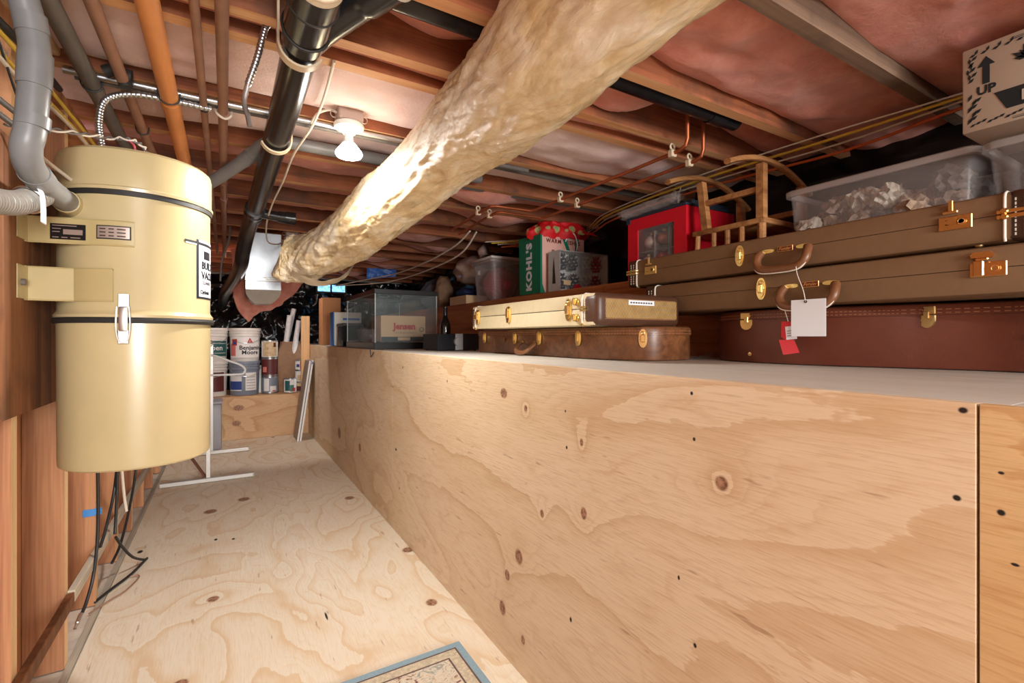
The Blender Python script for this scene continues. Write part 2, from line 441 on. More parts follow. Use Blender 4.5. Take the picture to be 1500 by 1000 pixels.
batt(1.461, 1.829, 1.89, .028, 6, 'pale_pink', zfun=lambda x, y: .02 * sm(x, .9, 1.4) - .03 * sm(x, 1.5, 1.9), nv=20, wr=.02)
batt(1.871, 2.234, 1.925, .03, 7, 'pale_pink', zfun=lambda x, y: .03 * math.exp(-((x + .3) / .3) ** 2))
for k, y in enumerate(joists[10:]):
    batt(y + .041, y + .364, 1.925, .03, 10 + k, 'pink', zfun=lambda x, y, k=k: (.07 * math.exp(-((x - (1.3 + .35 * math.sin(k * 2.1))) / .2) ** 2)), nu=70, nv=8)

# black polythene on the foundation behind the ledge and at the end
wf = struct('wall_foundation', 'foundation wall behind the ledge draped in black polythene', 'wall')
def sheet(fn, nu, nv, name, par): return MB().grid(fn, nu, nv).build(name, 'black_plastic', par, angle=180)
def rw(s, t):
    y = -1.7 + 8.9 * s; z = 1.357 + .538 * t
    d = .03 * noise.fractal(Vector((y * 1.5, z * 5, 1.0)), 1, 2, 4) + .012 * abs(noise.noise(Vector((y * 4, z * 20, 4))))
    return (2.315 - max(-.012, d), y, z)
sheet(rw, 220, 24, 'polythene_sheet', wf)
MB().box(2.345, 2.39, -1.7, 7.2, 1.3, 2.088).build('foundation', 'concrete', wf)
we = struct('wall_back', 'far end wall hung with creased black polythene', 'wall')
def ew(s, t):
    x = -.6 + 2.9 * s; z = .0 + 1.84 * t
    d = .10 * noise.fractal(Vector((x * 3, z * 3, 2.0)), 1, 2, 5) + .05 * abs(noise.noise(Vector((x * 9, z * 6, 4))))
    return (x, 6.86 - d - .25 * max(0, 1 - t) * (.5 + .5 * math.sin(x * 3)), z)
sheet(ew, 130, 90, 'polythene_sheet', we)
MB().box(-.62, 2.4, 7.12, 7.16, -.05, 2.088).build('foundation', 'concrete', we)
pf = struct('platform', 'low plywood platform at the far end holding paint', 'shelf')
MB().box(-.42, .80, 5.785, 5.803, 0, .447, .001, 1).build('front_panel', 'ply_box', pf)
MB().box(-.54, .80, 5.804, 6.6, .43, .447, .001, 1).build('top_board', 'ply_box', pf)
# window vents at the far end
def g_sky():
    g = G('daylight_pane'); g.set(col=lin(120, 190, 240), rough=.3)
    f = g.noise(g.tc, 30, 4, .7)
    g.set(emit=g.ramp(f, [(.35, lin(60, 120, 190)), (.6, lin(150, 215, 250))]), es=1.6); return g.m
M['daylight'] = g_sky()
wn = struct('window_1', 'small blue daylit vent window high in the far wall', 'window')
MB().box(1.02, 1.175, 6.60, 6.606, 1.66, 1.75).build('pane', 'daylight', wn)
MB().box(1.195, 1.36, 6.60, 6.606, 1.66, 1.75).build('pane', 'daylight', wn)
b = MB()
for x0, x1, z0, z1 in ((1.0, 1.02, 1.64, 1.77), (1.175, 1.195, 1.64, 1.77), (1.36, 1.38, 1.64, 1.77), (1.02, 1.36, 1.64, 1.66), (1.02, 1.36, 1.75, 1.77)): b.box(x0, x1, 6.585, 6.62, z0, z1)
b.build('window_frame', 'rubber', wn)

# ------------------------------------------------------------------ central vacuum
VX, VY = -.221, 1.803
va = thing('central_vacuum', 'large beige cylindrical central vacuum canister hung on the left wall', 'vacuum', (VX, VY, .71))
c0 = (VX, VY, 0)
MB().lathe([(.0, .722), (.15, .715), (.172, .713), (.178, .718), (.1795, .73), (.1815, 1.102), (.1815, 1.107), (.0, 1.107)], c0, 72).build('dust_bucket', 'beige', va)
g1 = MB().lathe([(.17, 1.1075), (.1885, 1.1075), (.191, 1.115), (.1885, 1.122), (.17, 1.122)], c0, 72).build('gasket', 'rubber', va)
MB().lathe([(.0, 1.1225), (.187, 1.1225), (.188, 1.13), (.182, 1.138), (.18, 1.143), (.18, 1.445), (.0, 1.445)], c0, 72).build('motor_body', 'beige', va)
MB().lathe([(.17, 1.4455), (.1845, 1.4455), (.1845, 1.458), (.17, 1.458)], c0, 72).build('gasket', 'rubber', va)
MB().lathe([(.0, 1.4585), (.187, 1.4585), (.188, 1.466), (.184, 1.47), (.184, 1.552), (.181, 1.566), (.172, 1.574), (.0, 1.578)], c0, 72).build('lid', 'beige', va)
def strap(z0, z1, a1, name, ang0=math.radians(221)):
    """bent sheet strap: flat flange on the wall board, straight run, then wrapped on the body"""
    R = .1835
    pts = [(-.4305, 1.60), (-.4305, 1.655), (-.426, 1.664)]
    n = 16
    pts += [(VX + R * math.cos(ang0 + (a1 - ang0) * k / n), VY + R * math.sin(ang0 + (a1 - ang0) * k / n)) for k in range(n + 1)]
    b = MB(); V = []
    for k, p in enumerate(pts):
        d = Vector(pts[min(k + 1, len(pts) - 1)]) - Vector(pts[max(k - 1, 0)]); nn = Vector((d.y, -d.x)).normalized() * .0022
        V.append(b.ring([(p[0], p[1], z0), (p[0] + nn.x, p[1] + nn.y, z0), (p[0] + nn.x, p[1] + nn.y, z1), (p[0], p[1], z1)]))
    b.skin(V)
    # folded lips along the edges of the run
    for z in (z0, z1):
        b.tube([(p[0], p[1], z) for p in pts[1:]], .003, 6)
    return b.build(name, 'beige_bracket', va)
br = strap(1.312, 1.374, math.radians(274), 'bracket', math.radians(243))
br2 = strap(1.165, 1.247, math.radians(260), 'bracket', math.radians(230))
MB().cyl((-.4300, 1.625, 1.205), (-.420, 1.625, 1.205), .008, seg=10).build('bolt', 'grey_pipe', br2)
def curved_plate(a0, a1, z0, z1, R, name, mat, par, n=10, th=.0012):
    b = MB(); V = []
    for k in range(n + 1):
        a = a0 + (a1 - a0) * k / n; c, s_ = math.cos(a), math.sin(a)
        V.append(b.ring([(VX + R * c, VY + R * s_, z0), (VX + (R + th) * c, VY + (R + th) * s_, z0), (VX + (R + th) * c, VY + (R + th) * s_, z1), (VX + R * c, VY + R * s_, z1)]))
    return b.skin(V).build(name, mat, par)
M['nameplate'] = plain('black_nameplate', (24, 22, 22), .3)
M['silver_plate'] = plain('silver_plate', (196, 176, 166), .3, .6)
M['dark_print'] = plain('dark_print', (60, 44, 40), .6)
M['label_white'] = plain('label_white', (238, 240, 244), .35)
M['label_black'] = plain('label_black', (34, 36, 44), .4)
# name plate on the straight run of the upper strap
P0 = Vector((-.426, 1.664)); P1 = Vector((VX + .1835 * math.cos(math.radians(243)), VY + .1835 * math.sin(math.radians(243))))
D = (P1 - P0).normalized(); Nn = Vector((D.y, -D.x))
def run_plate(u0, u1, z0, z1, off, name, mat, par):
    a = P0 + D * u0 + Nn * off; c = P0 + D * u1 + Nn * off; e = Nn * .001
    b = MB(); q = [b.ring([(p.x, p.y, z0), (p.x + e.x, p.y + e.y, z0), (p.x + e.x, p.y + e.y, z1), (p.x, p.y, z1)]) for p in (a, c)]
    return b.skin(q).build(name, mat, par)
L = (P1 - P0).length
pl = run_plate(L * .36, L * .95, 1.320, 1.360, .0026, 'nameplate', 'nameplate', va)
run_plate(L * .58, L * .90, 1.333, 1.346, .0038, 'printed_panel', 'silver_plate', pl)
for u, z, ww in ((.40, 1.354, .4), (.40, 1.346, .14), (.40, 1.338, .12), (.40, 1.324, .1), (.55, 1.324, .1), (.70, 1.324, .16)):
    run_plate(L * u, L * (u + ww), z, z + .0022, .0037, 'print_line', 'silver_plate', pl)
sp_ = curved_plate(math.radians(249), math.radians(272), 1.326, 1.362, .1862, 'plate', 'rubber', va)
curved_plate(math.radians(250), math.radians(271), 1.329, 1.359, .1876, 'plate_face', 'silver_plate', sp_)
for i, z in enumerate((1.351, 1.342, 1.333)):
    for a, ww in ((251.5, 4), (257.5, 3.5), (263, 5.5)): curved_plate(math.radians(a), math.radians(a + ww), z, z + .003, .189, 'print_line', 'dark_print', sp_, 4, .0006)
# latch on the bucket
la = math.radians(267)
lm = Matrix.Translation((VX, VY, 0)) @ Matrix.Rotation(la, 4, 'Z')
b = MB(lm); b.box(.1825, .185, -.012, .012, 1.143, 1.185, .001, 1); b.box(.184, .194, -.010, .010, 1.085, 1.150, .003, 2)
b.box(.187, .191, -.012, .012, 1.052, 1.09, .0015, 1); b.tube([(.193, -.013, 1.15), (.193, -.015, 1.10), (.19, -.009, 1.06), (.19, .009, 1.06), (.193, .015, 1.10), (.193, .013, 1.15)], .0022, 6, smooth_path=4)
b.build('latch', 'chrome', va)
# front sticker, seen on the far rim of the drum
st = curved_plate(math.radians(325), math.radians(408), 1.185, 1.36, .1803, 'sticker', 'label_white', va, 24, .0006)
for z0, z1, a0, a1 in ((1.185, 1.191, 325, 408), (1.185, 1.36, 325, 328), (1.185, 1.36, 405.5, 408), (1.345, 1.353, 312, 408)):
    curved_plate(math.radians(a0), math.radians(a1), z0, z1, .181, 'sticker_border', 'label_black', st, 16, .0006)
curved_plate(math.radians(313), math.radians(325), 1.342, 1.346, .181, 'sticker_border', 'label_white', st, 6, .0006)
curved_plate(math.radians(336), math.radians(350), 1.305, 1.33, .181, 'sticker_logo', 'label_black', st, 6, .0006)
def drum_text(body, z, size, a_start, par, bold=.0):
    me = text_mesh(body, size, 'label_black', bold, align='LEFT')
    for v in me.vertices:
        a = math.radians(a_start) + v.co.x / .1815
        v.co = Vector((VX + (.1812 + v.co.z) * math.cos(a), VY + (.1812 + v.co.z) * math.sin(a), z + v.co.y))
    link('lettering', me, par)
drum_text('BUILT-IN', 1.285, .03, 332, st, .0012)
drum_text('VACUUM', 1.255, .03, 332, st, .0012)
drum_text('CLEANER', 1.233, .014, 332, st)
drum_text('Cyclonic', 1.205, .016, 330, st, .0006)
# small black clip by the lid
MB().box(-.402, -.39, 1.70, 1.722, 1.487, 1.51, .003, 1).build('clip', 'rubber', va)

bb = tag(MB().prism([(.9, .88), (1.915, .88), (2.035, .97), (2.035, 1.535), (.9, 1.535)], -.4442, -.4315, axis=0).build('backing_board', 'backer'), 'dark brown plywood backing board behind the beige vacuum', 'board')

# vacuum intake pipe with its couplings
pv = thing('vacuum_pipe', 'thick grey plastic pipe dropping from the ceiling into the beige vacuum', 'pipe', (-.34, 1.37, 1.4))
path = [(-.385, 1.33, 2.0), (-.375, 1.34, 1.86), (-.350, 1.365, 1.735), (-.340, 1.37, 1.65), (-.347, 1.37, 1.51), (-.355, 1.375, 1.465), (-.358, 1.405, 1.435), (-.356, 1.47, 1.42), (-.352, 1.58, 1.416), (-.346, 1.682, 1.415)]
MB().tube(path, .026, 24, smooth_path=8).build('pipe_run', 'grey_pvc', pv)
for p0, p1, r in (((-.3395, 1.37, 1.66), (-.342, 1.37, 1.59), .0285), ((-.348, 1.366, 1.735), (-.344, 1.369, 1.70), .028), ((-.343, 1.37, 1.53), (-.345, 1.37, 1.505), .0285), ((-.3575, 1.43, 1.4275), (-.356, 1.475, 1.4195), .0285)):
    MB().cyl(p0, p1, r).build('coupling', 'grey_pvc', pv)
MB().cyl((-.349, 1.635, 1.4155), (-.347, 1.672, 1.415), .0285, .031).build('inlet_collar', 'beige', pv)
MB().torus((-.369, 1.346, 1.81), .0275, .0018, 0, seg=24).build('ring', 'rubber', pv)
# ribbed hose joining it
hs = thing('ribbed_hose', 'ribbed grey flexible hose running in from the left edge', 'hose', (-.40, 1.40, 1.33))
hp = crom([Vector(p) for p in ((-.402, .95, 1.27), (-.401, 1.15, 1.30), (-.398, 1.32, 1.335), (-.385, 1.44, 1.36), (-.368, 1.52, 1.40))], 110)
n = len(hp)
MB().tube(hp, lambda t: .0215 + .005 * math.sin(t * 2 * PI * 46), 18).build('hose_body', 'hose', hs)
b = MB(); b.torus((0, 0, 0), .0275, .004, 0, seg=24)
me = b.mesh('clamp', 'chrome'); d = (hp[-66] - hp[-70]).normalized()
me.transform(Matrix.Translation(hp[-68]) @ d.to_track_quat('Z', 'Y').to_matrix().to_4x4()); link('clamp', me, hs)
MB().tube([(-.372, 1.455, 1.402), (-.352, 1.45, 1.395), (-.346, 1.445, 1.36), (-.343, 1.435, 1.32)], .009, 8, smooth_path=5, flat=.25).build('strap_tail', 'label_white', hs)

# ------------------------------------------------------------------ pipes along the ceiling
def ypipe(name, label, x, z, r, y0, y1, mat, hooks=(), group=None, coupl=()):
    p = thing(name, label, 'pipe', (x, y0, z - r), group=group)
    MB().cyl((x, y0, z), (x, y1, z), r, seg=20).build('pipe_run', mat, p)
    for y in hooks:
        b = MB(); b.tube([(x - r - .002, y - .03, JZ), (x - r - .003, y - .01, z)] + [(x - (r + .003) * math.cos(a), y, z - (r + .003) * math.sin(a)) for a in (.4, .8, 1.2, 1.57, 1.95, 2.35, 2.75)] + [(x + r + .003, y, z + .012)], .0022, 6, smooth_path=3)
        b.build('wire_hook', 'rubber', p)
    for y, ln, rr in coupl: MB().cyl((x, y, z), (x, y + ln, z), rr, seg=20).build('coupling', mat, p)
    return p
ypipe('grey_pipe', 'dull grey pipe farthest left under the joists', -.3394, 1.82, .0215, .2, 3.4, 'grey_pipe', (1.86,), coupl=((1.87, .03, .0235),))
ypipe('brown_pipe', 'dark brown pipe between the grey and the orange pipe', -.257, 1.82, .0155, .2, 4.2, 'brown_pipe', (2.18,))
ypipe('orange_pipe', 'thick bright orange pipe under the joists above the vacuum', -.150, 1.82, .025, .2, 4.6, 'orange_pipe', (1.83,), coupl=((1.86, .05, .0275),))
ypipe('thin_pipe', 'thin brown pipe just right of the orange pipe', -.06, 1.82, .0105, .2, 5.0, 'brown_pipe', (1.87,))
p5 = ypipe('copper_pipe', 'medium brown copper pipe hanging beside the flexible conduit', -.0066, 1.815, .0145, .2, 5.2, 'brown_pipe', (), coupl=((1.86, .02, .018), (2.7, .02, .018), (3.0, .1, .018)))
MB().tube([(-.035, 1.90, 1.848), (-.03, 1.88, 1.83), (-.022, 1.86, 1.805), (0, 1.865, 1.796), (.016, 1.86, 1.806), (.02, 1.88, 1.832), (.035, 1.90, 1.848)], .004, 8, smooth_path=3).build('strap', 'white_cable', p5)

# black drain pipe with fittings
ab = thing('drain_pipe', 'glossy black drain pipe hung in cream hooks above the aisle', 'pipe', (.15, 1.1, 1.72))
MB().tube([(.159, 1.03, 1.775), (.158, 1.6, 1.772), (.150, 2.2, 1.765), (.135, 2.9, 1.745), (.115, 3.25, 1.70), (.095, 3.45, 1.60), (.085, 3.62, 1.53), (.045, 4.2, 1.48), (-.005, 5.0, 1.45), (-.03, 6.6, 1.42)], .0415, 28, smooth_path=10).build('pipe_run', 'abs', ab)
for y, ln, rr in ((1.02, .062, .051), (1.09, .095, .049), (1.187, .05, .0465)): MB().cyl((.159, y, 1.775), (.1585, y + ln, 1.774), rr, seg=32).build('coupling', 'abs', ab)
for y in (1.084, 1.186): MB().torus((.159, y, 1.775), .0505, .0035, 0, 'Y', 32).build('joint_ring', 'rubber', ab)
b = MB(); b.cyl((.159, 1.004, 1.775), (.159, 1.02, 1.775), .047, .05, seg=32); b.torus((.159, 1.004, 1.775), .043, .005, 0, 'Y', 32); b.build('end_cap', 'cream', ab)
# the branch that turns to the right
el = MB().tube([(.165, 1.25, 1.79), (.20, 1.18, 1.805), (.245, 1.11, 1.822), (.28, 1.05, 1.83), (.305, 1.0, 1.835)], lambda t: .046 if t < .6 else .05, 26, smooth_path=8).build('branch', 'abs', ab)
b = MB(); b.cyl((.305, 1.0, 1.835), (.316, .975, 1.838), .054, .056, seg=30); b.build('branch_cap', 'white', ab)
# cream hooks
for y, zz, side in ((1.268, 1.772, 1), (1.885, 1.768, -1)):
    x = .157 if y < 1.5 else .154; R = .052
    arc = [(x - side * R * math.cos(a), y, zz - R * math.sin(a)) for a in [i * 2.75 / 14 for i in range(15)]]
    b = MB(); V = []
    pts = [(x - side * R, y, 2.04), (x - side * R, y, 1.92)] + arc
    for k, p in enumerate(pts):
        nrm = Vector((x - p[0], 0, (zz - p[2]) if p[2] <= zz + .03 else 0)).normalized() * .005
        V.append(b.ring([(p[0], y - .013, p[2]), (p[0] + nrm.x, y - .013, p[2] + nrm.z), (p[0] + nrm.x, y + .013, p[2] + nrm.z), (p[0], y + .013, p[2])]))
    b.skin(V).build('hook', 'cream', ab)
# side stub near the far end
b = MB(); b.cyl((.16, 2.92, 1.738), (.25, 2.91, 1.726), .026, seg=20); b.cyl((.25, 2.91, 1.726), (.285, 2.905, 1.724), .031, seg=20); b.cyl((.285, 2.905, 1.724), (.335, 2.9, 1.722), .034, seg=20); b.build('side_stub', 'abs', ab)
for y in (2.86, 2.95, 3.02): MB().cyl((.136, y, 1.747), (.134, y + .035, 1.746), .049, seg=24).build('coupling', 'abs', ab)

# exhaust pipe crossing the aisle
ex = thing('exhaust_pipe', 'grey plastic exhaust pipe crossing behind the black drain pipe', 'pipe', (.14, 2.16, 1.80))
MB().tube([(1.1, 2.155, 1.866), (.28, 2.16, 1.866), (.20, 2.16, 1.862), (.135, 2.165, 1.84), (.07, 2.27, 1.80), (-.035, 2.46, 1.757), (-.10, 2.55, 1.735), (-.18, 2.56, 1.70), (-.21, 2.5, 1.60), (-.21, 2.3, 1.5), (-.21, 1.995, 1.48)], .0255, 20, smooth_path=8).build('pipe_run', 'grey_pvc', ex)
MB().cyl((.095, 2.225, 1.815), (.065, 2.28, 1.798), .0285).build('coupling', 'grey_pvc', ex)
def xpipe(name, label, y, z, r, x0, x1, mat):
    return tag(MB().tube([(x0, y, z), ((x0 + x1) / 2, y, z), (x1, y, z)], r, 18).build(name, mat), label, 'pipe')
xpipe('conduit', 'thin steel conduit under the lamp joist, nearer of two', 1.845, 1.8375, .0105, -.4, .95, 'steel')
xpipe('conduit', 'thin dull steel conduit under the lamp joist, farther of two', 1.873, 1.838, .0105, -.38, 1.2, 'grey_pipe')
bk = thing('black_pipe', 'black pipe under the joists crossing above the big duct', 'pipe', (.3, 1.02, 1.77))
MB().cyl((.30, 1.116, 1.875), (1.64, 1.122, 1.875), .0315, seg=24).build('pipe_run', 'abs', bk)
MB().cyl((1.49, 1.121, 1.875), (1.56, 1.1215, 1.875), .036, seg=24).build('coupling', 'abs', bk)
xpipe('grey_cross_pipe', 'pale grey pipe crossing right of the duct, thicker of two', 2.318, 1.883, .031, .75, 2.25, 'grey_pvc')
xpipe('dark_cross_pipe', 'thin dark pipe crossing right of the duct below a joist', 1.965, 1.868, .016, .78, 2.25, 'grey_pipe')

# copper lines at right
def copper(name, label, pts, clips):
    t = thing(name, label, 'pipe', pts[2])
    MB().tube(pts, .0075, 12).build('tube_run', 'copper', t)
    for p in clips:
        b = MB(); b.box(p[0] - .014, p[0] + .014, p[1] - .012, p[1] + .012, p[2] - .014, p[2] + .014, .004, 1); b.torus((p[0], p[1], p[2] + .026), .011, .004, 0, 'Y', 12, 6)
        b.build('pipe_clip', 'cream', t)
    return t
copper('copper_line', 'copper water line right of the duct, left of two', [(1.46, 1.19, 2.0), (1.46, 1.19, 1.80), (1.462, 1.20, 1.778), (1.466, 1.23, 1.77), (1.467, 2.22, 1.77), (1.45, 2.245, 1.77), (1.24, 2.255, 1.77), (1.222, 2.27, 1.77), (1.226, 2.47, 1.768), (1.23, 2.8, 1.745)], [(1.466, 1.265, 1.77), (1.467, 1.98, 1.77), (1.225, 2.43, 1.77)])
copper('copper_line', 'copper water line right of the duct, right of two', [(1.60, 1.23, 2.0), (1.60, 1.23, 1.80), (1.602, 1.24, 1.778), (1.606, 1.27, 1.77), (1.607, 2.32, 1.77), (1.59, 2.345, 1.77), (1.33, 2.35, 1.77), (1.312, 2.365, 1.77), (1.308, 2.5, 1.765), (1.30, 2.85, 1.735)], [(1.606, 1.30, 1.77), (1.607, 2.02, 1.77), (1.308, 2.45, 1.768)])
# ------------------------------------------------------------------ insulated duct
def g_duct():
    g = G('duct_film_over_glass_wool')
    x = g.sep(g.tc)
    f = g.noise(g.comb(x[0], g.math('MULTIPLY', x[1], .6), x[2]), 9, 6, .65, .8)
    st = g.noise(g.comb(g.math('MULTIPLY', x[0], 9.0), g.math('MULTIPLY', x[1], 2.5), g.math('MULTIPLY', x[2], 9.0)), 2.2, 4, .6, 1.2)
    col = g.ramp(f, [(.32, lin(202, 170, 118)), (.5, lin(228, 206, 164)), (.68, lin(244, 234, 212))])
    col = g.mix(g.maprange(st, .55, .72, 0, .45), col, lin(196, 170, 130))
    g.set(col=col, rough=.5, coat=.8, coatr=.16, spec=.4)
    bp = g.n('ShaderNodeBump', {'Height': st, 'Strength': .5, 'Distance': .014})
    g.put(g.b.inputs['Normal'], bp)
    cr = g.noise(g.comb(g.math('MULTIPLY', x[0], 14.0), g.math('MULTIPLY', x[1], 6.0), g.math('MULTIPLY', x[2], 14.0)), 2.6, 6, .65, 2.5)
    g.put(g.b.inputs['Coat Normal'], g.n('ShaderNodeBump', {'Height': cr, 'Strength': .8, 'Distance': .012}))
    return g.m
M['duct'] = g_duct()
du = thing('insulated_duct', 'fat insulated duct in wrinkled clear film slung under the joists', 'duct', (.6, 1.4, 1.55))
dp = crom([Vector(p) for p in ((.60, -.9, 1.71), (.605, -.2, 1.713), (.612, .4, 1.715), (.630, .95, 1.702), (.638, 1.35, 1.703), (.615, 1.85, 1.662), (.565, 2.3, 1.60), (.49, 2.65, 1.545), (.405, 2.87, 1.51), (.32, 2.96, 1.51), (.27, 2.97, 1.53))], 48)
def duct_mesh():
    b = MB(); rings = []; n = len(dp); seg = 110; up = Vector((1, 0, 0))
    for i, p in enumerate(dp):
        d = (dp[min(i + 1, n - 1)] - dp[max(i - 1, 0)]).normalized()
        up = (up - d * up.dot(d)).normalized(); bi = d.cross(up)
        t = i / (n - 1); s = p.y
        R0 = .122 + .014 * math.exp(-((s - .95) / .25) ** 2) - .006 * math.exp(-((s - 1.5) / .2) ** 2) + .006 * math.exp(-((s - 2.3) / .25) ** 2)
        if i > n - 20: R0 *= 1 - .5 * ((i - (n - 20)) / 20) ** 2
        ring = []
        for k in range(seg):
            a = 2 * PI * k / seg; ca, sa = math.cos(a), math.sin(a)
            L = i * .0092
            w1 = noise.fractal(Vector((ca * 1.3, sa * 1.3, L * 2.2)), 1, 2, 3) * .014
            # twisted pleats of the film
            q = a * 2.0 + L * 5.5
            pl = abs(noise.noise(Vector((math.cos(a + L * 1.1) * 3.2, math.sin(a + L * 1.1) * 3.2, L * 3.0 + 2)))) * .018
            pl2 = abs(noise.noise(Vector((math.cos(a - L * 1.6) * 7, math.sin(a - L * 1.6) * 7, L * 5.0 + 9)))) * .010
            pl3 = abs(noise.noise(Vector((math.cos(a + L * 2.5) * 13, math.sin(a + L * 2.5) * 13, L * 9.0 + 5)))) * .0055
            pl4 = abs(noise.noise(Vector((math.cos(a) * 22 + L * 7, math.sin(a) * 22, L * 26.0)))) * .0022
            r = R0 + w1 - pl - pl2 - pl3 - pl4 + .011
            ring.append(p + (up * ca + bi * sa) * r)
        rings.append(b.ring(ring))
    b.skin(rings); return b
duct_mesh().build('film_sleeve', 'duct', du, angle=180)
# loose film lip at the far end
def lip(s, t):
    a = -2.5 + 2.6 * s; r = .128 + .012 * t + .006 * noise.noise(Vector((s * 9, t * 2, 3)))
    c = Vector((.40 + .10 * s, 2.79, 1.505))
    return (c.x + r * math.cos(a) * .95, c.y - .05 + .06 * t, c.z - .005 + r * math.sin(a) - .012 * t)
M['film'] = plain('grey_film', (196, 180, 150), .3, coat=.6, bump=.3, bscale=30)
MB().grid(lip, 40, 4).build('loose_film', 'film', du, angle=180)

# ------------------------------------------------------------------ lamps
def g_bulb():
    g = G('lit_bulb'); g.set(col=lin(255, 250, 240), emit=lin(255, 246, 232), es=14.0, rough=.3); return g.m
M['lit'] = g_bulb()
def g_glass(name, col=(255, 255, 255), rough=.02, alpha=None):
    g = G(name); g.set(col=lin(*col), trans=1.0, rough=rough, ior=1.45); return g.m
M['bulb_glass'] = plain('frosted_bulb_neck', (232, 232, 232), .2)
M['unlit'] = plain('unlit_bulb', (214, 190, 170), .3)
def lamp(name, label, x, y, lit, boxmat='box_grey'):
    """junction box on the joist face, round lamp holder, reflector bulb pointing down"""
    t = thing(name, label, 'lamp', (x, y, 1.70))
    MB().box(x - .042, x + .042, y - .06, y + .028, 1.835, 1.915, .004, 1).build('junction_box', boxmat, t)
    b = MB(); b.lathe([(.0, 1.834), (.05, 1.834), (.053, 1.828), (.05, 1.818), (.03, 1.812), (.022, 1.80), (.0, 1.80)], (x, y - .015, 0), 28); b.build('lamp_holder', 'white', t)
    for s in (-1, 1): MB().torus((x + s * .052, y - .02, 1.858), .012, .002, 0, 'Y', 10, 6).build('screw_tab', 'chrome', t)
    bu = MB().lathe([(.0, 1.80), (.014, 1.80), (.016, 1.775), (.022, 1.765)], (x, y - .015, 0), 24).build('bulb_neck', 'bulb_glass' if lit else 'copper', t)
    MB().lathe([(.0, 1.766), (.021, 1.766), (.034, 1.75), (.046, 1.733), (.047, 1.727), (.042, 1.718), (.025, 1.712), (.0, 1.710)], (x, y - .015, 0), 28).build('bulb', 'lit' if lit else 'unlit', t)
    if lit:
        l = bpy.data.lights.new('bulb_light', 'SPOT'); l.energy = lit; l.shadow_soft_size = .04; l.color = (1, .982, .955); l.spot_size = math.radians(174); l.spot_blend = .35
        lo_ = bpy.data.objects.new('bulb_light', l); C.objects.link(lo_); lo_.location = (x, y - .015, 1.698); lo_.parent = t; lo_.matrix_parent_inverse = Matrix.Translation((-x, -y, -1.70))
        point('bulb_glow', (x, y - .015, 1.675), lit * .045, .05)
    return t
lamp('ceiling_lamp', 'lit bare reflector bulb in a white holder beside the duct', .382, 1.802, 47)
lamp('ceiling_lamp', 'unlit reflector bulb in a white holder by the metal plenum', .437, 4.06, 0)
lamp('ceiling_lamp', 'added bare reflector bulb for fill light on the joist behind the viewer', .20, -.60, 20)  # added lamp out of view, brightens bench and ceiling from behind
lamp('ceiling_lamp', 'added reflector bulb for fill light behind the drooping insulation toward the far end', .26, 5.04, 16)  # added lamp hidden from the camera, brightens the far end

# ------------------------------------------------------------------ cables and wires
def cable(name, label, pts, r, mat, cat='cable', k=6, seg=8, group=None):
    return tag(MB().tube(pts, r, seg, smooth_path=k).build(name, mat), label, cat, group)
cable('lamp_cable', 'cream cable dropping past the lamp to the far fixture', [(.262, 1.415, 1.843), (.272, 1.60, 1.842), (.276, 1.75, 1.842), (.262, 1.86, 1.815), (.235, 2.1, 1.80), (.225, 2.4, 1.775), (.205, 2.75, 1.745), (.20, 3.05, 1.70), (.23, 3.35, 1.66), (.33, 3.7, 1.72), (.40, 4.0, 1.84)], .0045, 'white_cable')
cable('lamp_lead', 'short cream lead looping into the lit lamp box', [(.262, 1.84, 1.83), (.28, 1.81, 1.858), (.315, 1.79, 1.872), (.342, 1.79, 1.868)], .0045, 'white_cable')
fx = crom([Vector(p) for p in ((.094, 1.375, 1.87), (.094, 1.375, 1.868), (.088, 1.375, 1.86), (.07, 1.38, 1.78), (.046, 1.40, 1.70), (.042, 1.405, 1.665), (.05, 1.405, 1.635), (.054, 1.405, 1.61))], 40)
nf = len(fx)
tag(MB().tube(fx, lambda t: (.0075 + .0012 * ((int(t * nf) // 2) % 2)) if t < .55 else .0066, 10).build('flexible_conduit', 'steel'), 'spiral flexible steel conduit hanging left of the drain pipe', 'conduit')
# armoured cable behind the pipes, above the vacuum
ax = crom([Vector(p) for p in ((-.04, 1.85, 1.812), (-.14, 1.845, 1.812), (-.24, 1.83, 1.80), (-.30, 1.82, 1.765), (-.315, 1.815, 1.70), (-.31, 1.81, 1.64), (-.30, 1.80, 1.585))], 30)
na = len(ax)
tag(MB().tube(ax, lambda t: .0085 + .0014 * ((int(t * na) // 2) % 2), 10).build('armoured_cable', 'steel'), 'silver armoured cable curving down onto the vacuum lid', 'cable')
# elbow fitting
b = MB(); b.tube([(-.30, 1.795, 1.835), (-.275, 1.79, 1.845), (-.255, 1.79, 1.83), (-.25, 1.79, 1.80)], .017, 14, smooth_path=5); b.cyl((-.258, 1.79, 1.835), (-.236, 1.79, 1.833), .021, seg=14)
tag(b.build('elbow_fitting', 'rubber'), 'small black elbow fitting above the grey pipe', 'fitting')
